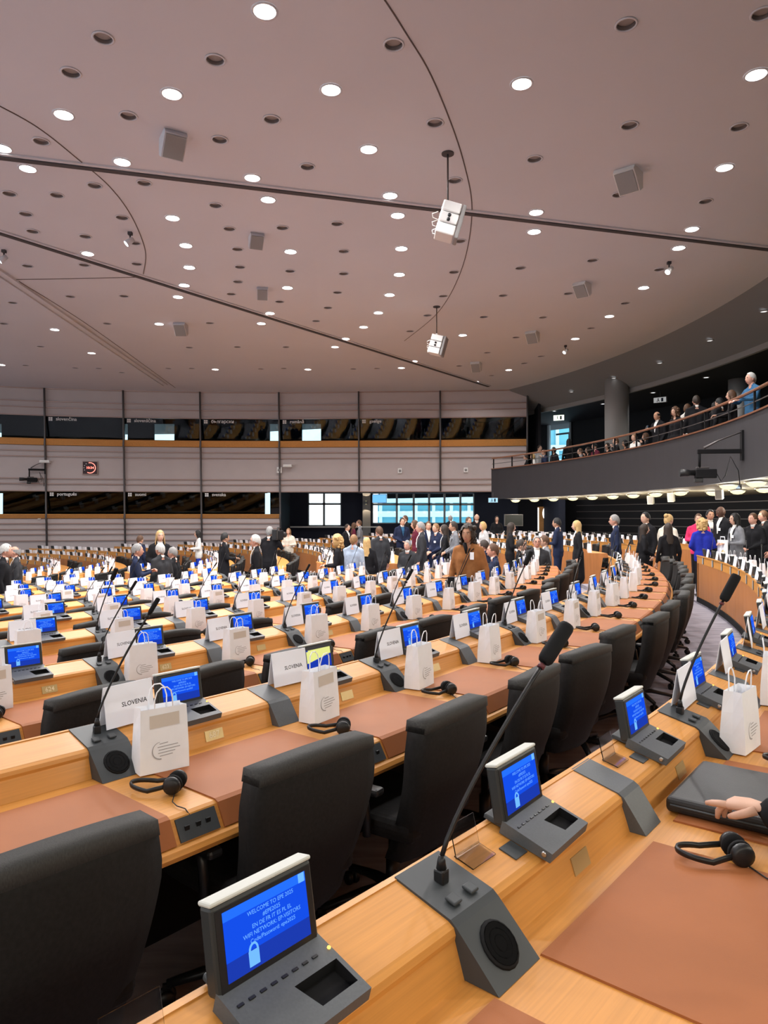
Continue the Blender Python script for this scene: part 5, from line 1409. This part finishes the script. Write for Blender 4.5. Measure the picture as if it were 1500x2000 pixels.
# --- white device clusters hanging on rods
def hanging(xr, yr, yb, w, h, hd, label, lights):
    p = px(xr, yr, HC); zb = CAMZ + (HOR - yb) / FPX * p.y
    t = thing('hanging_device', label, 'hanging device', Vector((p.x, p.y, zb)), math.radians(hd))
    q = MB(); q.lathe([(0.10, HC - zb - 0.02), (0.10, HC - zb), (0.02, HC - zb)], 16); sub('ceiling_rose', q.mesh('ceiling_rose', M['slot']), t)
    q = MB(); q.tube([(0, 0, h * 0.4), (0, 0, HC - zb)], 0.014, 8); sub('rod', q.mesh('rod', M['post']), t)
    K = Matrix.Rotation(0.28, 4, 'Y')
    for j, z in enumerate((0.30, 0.0, -0.30)):
        q = MB(); q.bbox((0.0, 0, z * h), (w * 0.75, w * 0.9, h * 0.28), 0.02, 0, K); sub('module', q.mesh('module', M['white']), t)
    for j, z in enumerate((0.06, -0.06)):
        q = MB(); q.lathe([(0.028, 0), (0.028, 0.02), (0.0, 0.022)], 12, (0, 0, 0), 0, K @ Matrix.Translation((0.0, -w * 0.45, z * h)) @ Matrix.Rotation(PI / 2, 4, 'X')); sub('lens', q.mesh('lens', M['black']), t)
    q = MB(); q.bbox((w * 0.48, 0, 0), (w * 0.16, w * 0.8, h * 0.92), 0.02, 0, K); sub('back_frame', q.mesh('back_frame', M['column']), t)
    q = MB(); q.box((0, 0, h * 0.46), (0.05, 0.05, h * 0.2)); sub('bracket', q.mesh('bracket', M['white']), t)
    for j in range(3):
        q = MB(); q.tube([(-w * 0.38, 0.02 * j, h * (0.28 - 0.2 * j)), (-w * 0.62, 0.03 * j, h * (0.22 - 0.2 * j)), (-w * 0.60, 0.02 * j, h * (0.12 - 0.2 * j)), (-w * 0.38, 0.02, h * (0.08 - 0.2 * j))], 0.007, 6); sub('cable', q.mesh('cable', M['white']), t)
    if lights:
        for j in range(3):
            q = MB(); q.lathe([(0.05, 0), (0.0, -0.004)], 10, (0, 0, 0), 0, K @ Matrix.Translation((-w * 0.39, 0, h * (0.28 - 0.28 * j))) @ Matrix.Rotation(-PI / 2, 4, 'Y')); sub('lit_lens', q.mesh('lit_lens', M['lit_w']), t)
hanging(875, 297, 432, 0.40, 0.60, 0, 'large white device hanging on a rod from the upper ceiling', False)
hanging(853, 598, 674, 0.44, 0.58, -15, 'smaller white device with bright lenses hanging further back', True)
# --- little ceiling spots on stirrups
for i, (x, y) in enumerate(((1308, 510), (1105, 674), (253, 452), (6, 487))):
    p = px(x, y, HC); t = thing('ceiling_projector', 'small spotlight on a ceiling bracket, %s from the right' % nth(i + 1), 'spotlight', p, 0, 'small ceiling spotlights')
    q = MB(); q.box((0, 0, -0.03), (0.08, 0.08, 0.06)); q.tube([(0, 0, -0.06), (0, 0, -0.16)], 0.015, 6); sub('bracket', q.mesh('bracket', M['slot']), t)
    q = MB(); q.tube([(0.06, 0, -0.14), (-0.06, -0.06, -0.26)], [0.05, 0.07], 12); sub('lamp_head', q.mesh('lamp_head', M['white'] if i < 2 else M['ceil']), t)
    q = MB(); q.lathe([(0.062, 0), (0, 0.006)], 12, (0, 0, 0), 0, Matrix.Translation((-0.062, -0.062, -0.264)) @ Vector((-0.12, -0.06, -0.12)).to_track_quat('Z', 'Y').to_matrix().to_4x4()); sub('lens', q.mesh('lens', M['lit_w']), t)
# --- television camera on a swing arm
def tv_camera(base, inward, s, label, armL=0.9):
    """mount plate at base on a wall; inward is the direction into the hall"""
    a = math.atan2(inward.y, inward.x)
    t = thing('television_camera', label, 'camera', base, a)
    q = MB(); q.box((0.02, 0, 0.12), (0.05, 0.12, 0.62)); sub('mount_plate', q.mesh('mount_plate', M['matte']), t)
    q = MB(); q.bbox((armL / 2, 0, 0), (armL, 0.07, 0.09), 0.008); sub('arm', q.mesh('arm', M['matte']), t)
    q = MB(); q.tube([(0.02, 0, 0.40), (armL * 0.55, 0, 0.22), (armL * 0.86, 0, 0.07)], [0.014, 0.016, 0.03], 8); sub('strut', q.mesh('strut', M['post']), t)
    q = MB(); q.tube([(armL - 0.04, 0, 0.02), (armL - 0.04, 0, -0.34)], 0.028, 10); sub('hanger', q.mesh('hanger', M['matte']), t)
    q = MB(); q.bbox((armL - 0.16, 0, -0.46), (0.42, 0.15, 0.19), 0.02); sub('camera_body', q.mesh('camera_body', M['matte']), t)
    q = MB(); q.tube([(armL + 0.04, 0, -0.44), (armL + 0.16, 0, -0.44), (armL + 0.17, 0, -0.44), (armL + 0.36, 0, -0.44)], [0.06, 0.06, 0.072, 0.082], 14); sub('lens', q.mesh('lens', M['black']), t)
    q = MB(); q.bbox((armL - 0.10, 0.0, -0.335), (0.26, 0.05, 0.04), 0.012); sub('carry_handle', q.mesh('carry_handle', M['post']), t)
    q = MB(); q.bbox((armL - 0.02, 0, -0.60), (0.16, 0.13, 0.09), 0.015); sub('pan_head', q.mesh('pan_head', M['black']), t)
    q = MB(); q.tube([(armL - 0.36, 0, -0.42), (armL - 0.46, 0, -0.62), (armL - 0.55, 0.0, -0.50), (0.25, 0, -0.10), (0.1, 0, -0.4), (0.06, 0, -0.75)], 0.012, 6); sub('cable', q.mesh('cable', M['black']), t)
d = ray_R(1452, RB); p = Vector(((1452 - 750) / FPX * d, d, CAMZ + (HOR - 881) / FPX * d))
tv_camera(p, (CY - p), 1, 'black television camera on an arm from the balcony front')
p = wpt(2, 0.0, V(2.05), 0.14)
tv_camera(p, Vector((-0.92, -0.38, 0)), 1, 'black television camera on an arm at the far wall', 0.7)
# --- red digital clock and small white boxes on the far wall
p = wpt(2, 0.56, CAMZ + (HOR - 914) / FPX * 33, 0.03); a = math.atan2((WP[3] - WP[2]).y, (WP[3] - WP[2]).x)
t = thing('wall_clock', 'square digital clock with red figures 10:34', 'clock', p, a)
q = MB(); q.bbox((0, 0, 0), (0.68, 0.08, 0.62), 0.012); sub('case', q.mesh('case', M['rail']), t)
q = MB(); q.box((0, -0.043, 0), (0.62, 0.006, 0.56)); sub('face', q.mesh('face', mat('dark_red_face', (0.030, 0.006, 0.010), 0.4)), t)
sub('digits', xform(text_mesh('10:34', 0.155, M['red_led'], bold=True), Matrix.Translation((0, -0.050, 0)) @ FACE_MY), t)
for i in range(34):
    b = math.radians(100 - i * 6.5); q = MB(); q.box((0, 0, 0), (0.028, 0.006, 0.030), 0, Matrix.Translation((0.235 * math.cos(b), -0.050, 0.235 * math.sin(b))) @ Matrix.Rotation(-b, 4, 'Y')); sub('second_mark', q.mesh('second_mark', M['red_led']), t)
for i in range(4):
    b = math.radians(130 + i * 25); q = MB(); q.box((0.26 * math.cos(b), -0.048, 0.24 * math.sin(b)), (0.035, 0.006, 0.03)); sub('minute_mark', q.mesh('minute_mark', txt_w), t)
def wall_box(x, y, w, h, dpt, label, cat, i, lens=False):
    dd = 33.2; s = ((x - 750) / FPX * dd - WP[i].x) / (WP[i + 1].x - WP[i].x)
    p = wpt(i, s, CAMZ + (HOR - y) / FPX * dd, 0.0); a = math.atan2((WP[i + 1] - WP[i]).y, (WP[i + 1] - WP[i]).x)
    t = thing('wall_device', label, cat, p, a, 'small white devices on the far wall')
    q = MB(); q.bbox((0, -dpt / 2, 0), (w, dpt, h), 0.015); sub('housing', q.mesh('housing', M['white']), t)
    q = MB()
    if lens: q.lathe([(w * 0.3, 0), (w * 0.3, 0.02), (0, 0.03)], 14, (0, 0, 0), 0, Matrix.Translation((0, -dpt, 0)) @ Matrix.Rotation(PI / 2, 4, 'X'))
    else: q.box((0, -dpt - 0.004, -h * 0.2), (w * 0.8, 0.008, h * 0.25))
    sub('front', q.mesh('front', M['column'] if lens else M['rim']), t)
wall_box(11, 908, 0.26, 0.34, 0.14, 'white wall device at the far left of the middle band', 'wall device', 1, True)
wall_box(103, 904, 0.42, 0.12, 0.30, 'flat white box on a bracket above the left wall camera', 'wall device', 2)
wall_box(543, 917, 0.24, 0.28, 0.14, 'white wall device just left of the central post', 'wall device', 4, True)
wall_box(560, 909, 0.40, 0.13, 0.30, 'flat white box just right of the central post', 'wall device', 5)
wall_box(781, 919, 0.20, 0.24, 0.08, 'small round-fronted device on the wide middle panel', 'wall device', 6, True)
wall_box(909, 918, 0.20, 0.22, 0.08, 'small grey device at the right of the middle band', 'wall device', 7, True)
wall_box(90, 1012, 0.13, 0.13, 0.08, 'tiny white device on the lower sill at the left', 'wall device', 2)
# --- under the balcony: door with porthole, dark screen, signs, small speakers
def on_right_wall(x, y, R=33.42):
    d = ray_R(x, R); p = px(x, y, d=d); return p, math.atan2(p.y - CY.y, p.x - CY.x), d
p, a, d = on_right_wall(1065, 1010); p.z = FZ(-1)
q = MB(); q.box((-0.03, 0, 1.05), (0.08, 0.95, 2.1)); dr = struct(mk('door_2', q.mesh('door_2', M['wood_o']), None, p, (0, 0, a))); dr['label'] = 'wooden door with a lit round porthole below the balcony'
q = MB(); q.lathe([(0.0, 0.0), (0.20, 0.0), (0.20, 0.02), (0.0, 0.022)], 24, (0, 0, 0), 0, Matrix.Translation((-0.075, -0.1, CAMZ + 0.13)) @ Matrix.Scale(1.5, 4, (0, 0, 1)) @ Matrix.Rotation(-PI / 2, 4, 'Y')); sub('porthole', q.mesh('porthole', M['lit_w']), dr)
q = MB(); q.box((-0.08, 0.42, 1.3), (0.02, 0.05, 1.5)); sub('light_strip', q.mesh('light_strip', M['lit_w']), dr)
p = px(1003, 1016, d=31.5); t = thing('wall_screen', 'dark blank screen on the dark wall beside the porthole door', 'screen', p, math.radians(10))
q = MB(); q.bbox((0, 0, 0), (0.86, 0.07, 0.52), 0.01); sub('frame', q.mesh('frame', M['post']), t)
q = MB(); q.box((0, -0.037, 0), (0.80, 0.006, 0.46)); sub('panel', q.mesh('panel', mat('dark_green_screen', (0.008, 0.011, 0.009), 0.5)), t)
q = MB(); q.tube([(0, 0, -0.26), (0, 0, FZ(-1) - p.z)], 0.03, 8); sub('stand', q.mesh('stand', M['matte']), t)
p = px(741, 974, d=36.4); t = thing('hanging_screen', 'blue screen hanging in front of the wide window', 'screen', p, 0)
q = MB(); q.bbox((0, 0, 0), (0.74, 0.06, 0.44), 0.01); sub('frame', q.mesh('frame', M['frame']), t)
q = MB(); q.box((0, -0.032, 0), (0.69, 0.006, 0.39)); sub('panel', q.mesh('panel', M['tv']), t)
q = MB(); q.tube([(0, 0, 0.2), (0, 0, 0.55)], 0.02, 8); sub('hanger', q.mesh('hanger', M['post']), t)
def sign(p, a, w, h, label, m, arrow=True):
    t = thing('exit_sign', label, 'sign', p, a, 'lit exit signs')
    q = MB(); q.bbox((0, 0, 0), (w, 0.07, h), 0.01); sub('box', q.mesh('box', M['post']), t)
    q = MB(); q.box((0, -0.038, 0), (w * 0.92, 0.006, h * 0.86)); sub('lit_face', q.mesh('lit_face', m), t)
    q = MB()                                                     # running-man pictogram and door, as plain shapes
    q.box((-w * 0.12, -0.044, h * 0.02), (w * 0.07, 0.004, h * 0.34)); q.ball((-w * 0.12, -0.044, h * 0.27), (h * 0.075, 0.003, h * 0.075), 0, 8, 6)
    q.box((-w * 0.20, -0.044, -h * 0.22), (w * 0.05, 0.004, h * 0.26), 0, None); q.box((-w * 0.06, -0.044, -h * 0.2), (w * 0.05, 0.004, h * 0.24))
    q.box((w * 0.18, -0.044, 0), (w * 0.16, 0.004, h * 0.62)); sub('pictogram', q.mesh('pictogram', mat('sign_green', (0.02, 0.22, 0.12), 0.5) if m is M['lit_w'] else M['navy']), t)
    q = MB(); q.tube([(0, 0, h / 2), (0, 0, h / 2 + 0.22)], 0.012, 6); sub('rod', q.mesh('rod', M['post']), t)
p = px(1092, 816, d=ray_R(1092, 31.6)); sign(p, math.radians(-25), 0.52, 0.28, 'lit exit sign above the gallery doorway', emis('sign_white', (0.85, 1.0, 0.75), 1.4))
p = px(963, 977, d=30.6); sign(p, math.radians(-5), 0.42, 0.22, 'pale exit sign at the left end of the balcony', emis('sign_blue', (0.35, 0.6, 0.75), 0.7))
p = px(1443, 947, d=17.2); sign(p, math.radians(-50), 0.12, 0.20, 'small upright sign under the balcony near the camera cables', emis('sign_blue2', (0.5, 0.65, 0.8), 0.7))
p = px(908, 967, d=36.0); sign(p, 0, 0.32, 0.16, 'small dark sign hanging at the top of the wide window', M['navy'])
p = px(1290, 781, d=ray_R(1290, 31.6)); sign(p, math.radians(-40), 0.50, 0.22, 'dim grey sign hanging in the dark gallery', emis('sign_dim', (0.5, 0.5, 0.5), 0.35))
for i, (x, y, m, lab) in enumerate(((1271, 976, 'cream', 'small pale loudspeaker under the balcony, leftmost of three'), (1311, 971, 'cream', 'small yellowish box lamp under the balcony between the loudspeakers'), (1405, 965, 'white', 'white loudspeaker under the balcony, nearest to the right'))):
    dd = ray_R(x, 29.6); p = px(x, y, d=dd); t = thing('balcony_speaker', lab, 'loudspeaker', p, math.radians(-40), 'small boxes under the balcony')
    q = MB(); q.bbox((0, 0, 0), (0.20, 0.16, 0.30), 0.015, 0, Matrix.Rotation(0.2, 4, 'X')); sub('cabinet', q.mesh('cabinet', M[m]), t)
    q = MB(); q.box((0, -0.085, 0.0), (0.16, 0.006, 0.25), 0, Matrix.Rotation(0.2, 4, 'X')); sub('grille', q.mesh('grille', M['column']), t)
    q = MB(); q.tube([(0, 0.02, 0.12), (0, 0.02, BZ - p.z)], 0.014, 6); sub('bracket', q.mesh('bracket', M['post']), t)
# twin wall lights on the pilaster between the windows
p = px(715, 982, d=37.9); t = thing('wall_light', 'warm up-and-down wall light on the pale pilaster', 'wall light', p, 0)
q = MB(); q.tube([(0, 0, -0.08), (0, 0, 0.08)], 0.06, 12); sub('barrel', q.mesh('barrel', M['steel']), t)
for s in (1, -1):
    q = MB(); q.lathe([(0.05, 0), (0, 0.01 * s)], 12, (0, 0, 0.081 * s)); sub('lens', q.mesh('lens', M['lit_y']), t)
    l = bpy.data.lights.new('wall_glow', 'SPOT'); l.energy = 14; l.spot_size = 1.6; l.color = (1, 0.8, 0.55); lo = bpy.data.objects.new('glow', l); COL.objects.link(lo); lo.parent = t; lo.location = (0, -0.1, 0.1 * s); lo.rotation_euler = (PI if s > 0 else 0, 0, 0)
# --- the cameraman's shoulder camera
cm_ = [o for o in bpy.data.objects if o.get('label', '').startswith('cameraman')][0]
t = thing('video_camera', 'black shoulder video camera held by the cameraman', 'camera', cm_.location + Vector((0, 0, 1.62)), cm_.rotation_euler.z)
q = MB(); q.bbox((0.10, -0.20, 0), (0.42, 0.14, 0.24), 0.02); sub('body', q.mesh('body', M['matte']), t)
q = MB(); q.tube([(0.30, -0.20, 0), (0.42, -0.20, 0), (0.55, -0.20, 0)], [0.05, 0.05, 0.075], 12); sub('lens', q.mesh('lens', M['black']), t)
q = MB(); q.bbox((-0.16, -0.20, 0.02), (0.14, 0.12, 0.26), 0.015); sub('battery', q.mesh('battery', M['black']), t)
q = MB(); q.tube([(0.0, -0.20, 0.11), (0.02, -0.20, 0.18), (0.22, -0.20, 0.18), (0.25, -0.20, 0.11)], 0.016, 8); sub('carry_handle', q.mesh('carry_handle', M['black']), t)
# --- white tote and papers held by people on the right
def held(prefix, name, cat, label, off, build):
    o = [o for o in bpy.data.objects if o.get('label', '').startswith(prefix)][0]
    Rm = Matrix.Rotation(o.rotation_euler.z, 3, 'Z')
    t = thing(name, label, cat, o.location + Rm @ (Vector(off) * o.scale[0]), o.rotation_euler.z); build(t); return t
def tote(t):
    q = MB(); q.bbox((0, 0, 0), (0.035, 0.34, 0.40), 0.012); sub('bag_body', q.mesh('bag_body', M['paper']), t)
    q = MB(); q.tube([(0, -0.08, 0.19), (0, -0.07, 0.26), (0, 0.07, 0.26), (0, 0.08, 0.19)], 0.010, 6, 0, True, None, False, 0.5); sub('handle', q.mesh('handle', M['paper']), t)
    q = MB(); q.lathe([(0.07, 0), (0.0, 0.003)], 18, (0, 0, 0), 0, Matrix.Translation((0.019, 0.05, -0.06)) @ Matrix.Rotation(PI / 2, 4, 'Y')); sub('yellow_print', q.mesh('yellow_print', mat('yellow_print', (0.62, 0.50, 0.22), 0.7)), t)
held('woman with long black hair', 'tote_bag', 'tote bag', 'white tote bag with yellow print held by the woman in grey blazer', (0.31, 0.02, 0.99), tote)
def sheet(t):
    q = MB(); q.box((0, 0, 0), (0.22, 0.16, 0.004), 0, Matrix.Rotation(0.35, 4, 'Y')); sub('page', q.mesh('page', M['paper']), t)
    q = MB(); q.box((0.01, 0.01, -0.006), (0.22, 0.16, 0.004), 0, Matrix.Rotation(0.35, 4, 'Y')); sub('page', q.mesh('page', M['paper']), t)
held('person in a bright pink', 'paper_sheet', 'papers', 'white papers held by the person in pink', (0.33, 0.05, 1.20), sheet)
held('dark-haired woman in black suit', 'paper_sheet', 'papers', 'white papers held by the woman bending right', (0.33, 0.0, 1.18), sheet)
def phone(t):
    q = MB(); q.bbox((0, 0, 0), (0.010, 0.075, 0.15), 0.004, 0, Matrix.Rotation(-0.5, 4, 'Y')); sub('case', q.mesh('case', M['black']), t)
    q = MB(); q.box((-0.007, 0, 0), (0.002, 0.068, 0.14), 0, Matrix.Rotation(-0.5, 4, 'Y')); sub('screen', q.mesh('screen', M['tv']), t)
held('balding man in black jacket', 'phone', 'phone', 'phone held by the balding man on the balcony', (0.37, -0.03, 1.30), phone)
def handbag(t):
    q = MB(); q.bbox((0, 0, 0), (0.10, 0.32, 0.22), 0.03, 0, None, 3); sub('bag_body', q.mesh('bag_body', CLM['char']), t)
    q = MB(); q.box((0.052, 0, 0.06), (0.006, 0.30, 0.09)); sub('flap', q.mesh('flap', CLM['black']), t)
held('woman with curly dark hair', 'handbag', 'handbag', 'dark grey handbag worn by the woman in tan leather jacket', (0.18, -0.06, 0.93), handbag)
# --- right foreground: black folder, tablet, card holders
zt = FZ(-1) + WT + 0.006
a = th(-1, 2, 0.41); R = RW(-1)
t = thing('folder', 'black zipped document folder on the nearest desk row', 'folder', pol(R - 0.07, a, zt), a)
q = MB(); q.bbox((0, 0, 0.022), (0.33, 0.40, 0.044), 0.014, 0, None, 3); sub('cover', q.mesh('cover', mat('black_leatherette', (0.016, 0.016, 0.017), 0.45, var=0.15, vscale=30, bump=0.2, bscale=300)), t)
q = MB(); q.tube([(0.166, -0.19, 0.023), (0.166, 0.19, 0.023)], 0.0035, 6); q.tube([(-0.15, -0.2012, 0.023), (0.15, -0.2012, 0.023)], 0.0035, 6); sub('zip', q.mesh('zip', M['console']), t)
t = thing('tablet', 'dark tablet lying on the nearest desk row at the right edge', 'tablet', pol(R - 0.02, th(-1, 3, 0.55), zt), th(-1, 3, 0.55) + 0.5)
q = MB(); q.bbox((0, 0, 0.006), (0.17, 0.24, 0.010), 0.004); sub('case', q.mesh('case', M['black']), t)
q = MB(); q.box((0, 0, 0.0118), (0.15, 0.215, 0.001)); sub('screen', q.mesh('screen', M['scr_d']), t)
for i in (0, 1, 2):
    a = th(-1, i, 0.17); t = thing('card_holder', 'empty clear acrylic card holder, %s one on the nearest desk row' % nth(i + 1), 'card holder', pol(R - 0.40, a, FZ(-1) + lz(-0.40)), a, 'acrylic card holders')
    q = MB(); q.box((0, 0, 0.035), (0.003, 0.09, 0.07), 0, Matrix.Rotation(-0.25, 4, 'Y')); sub('plate', q.mesh('plate', M['acryl']), t)
    q = MB(); q.box((0.018, 0, 0.004), (0.05, 0.09, 0.003), 0, Matrix.Rotation(LSL, 4, 'Y')); sub('foot', q.mesh('foot', M['acryl']), t)
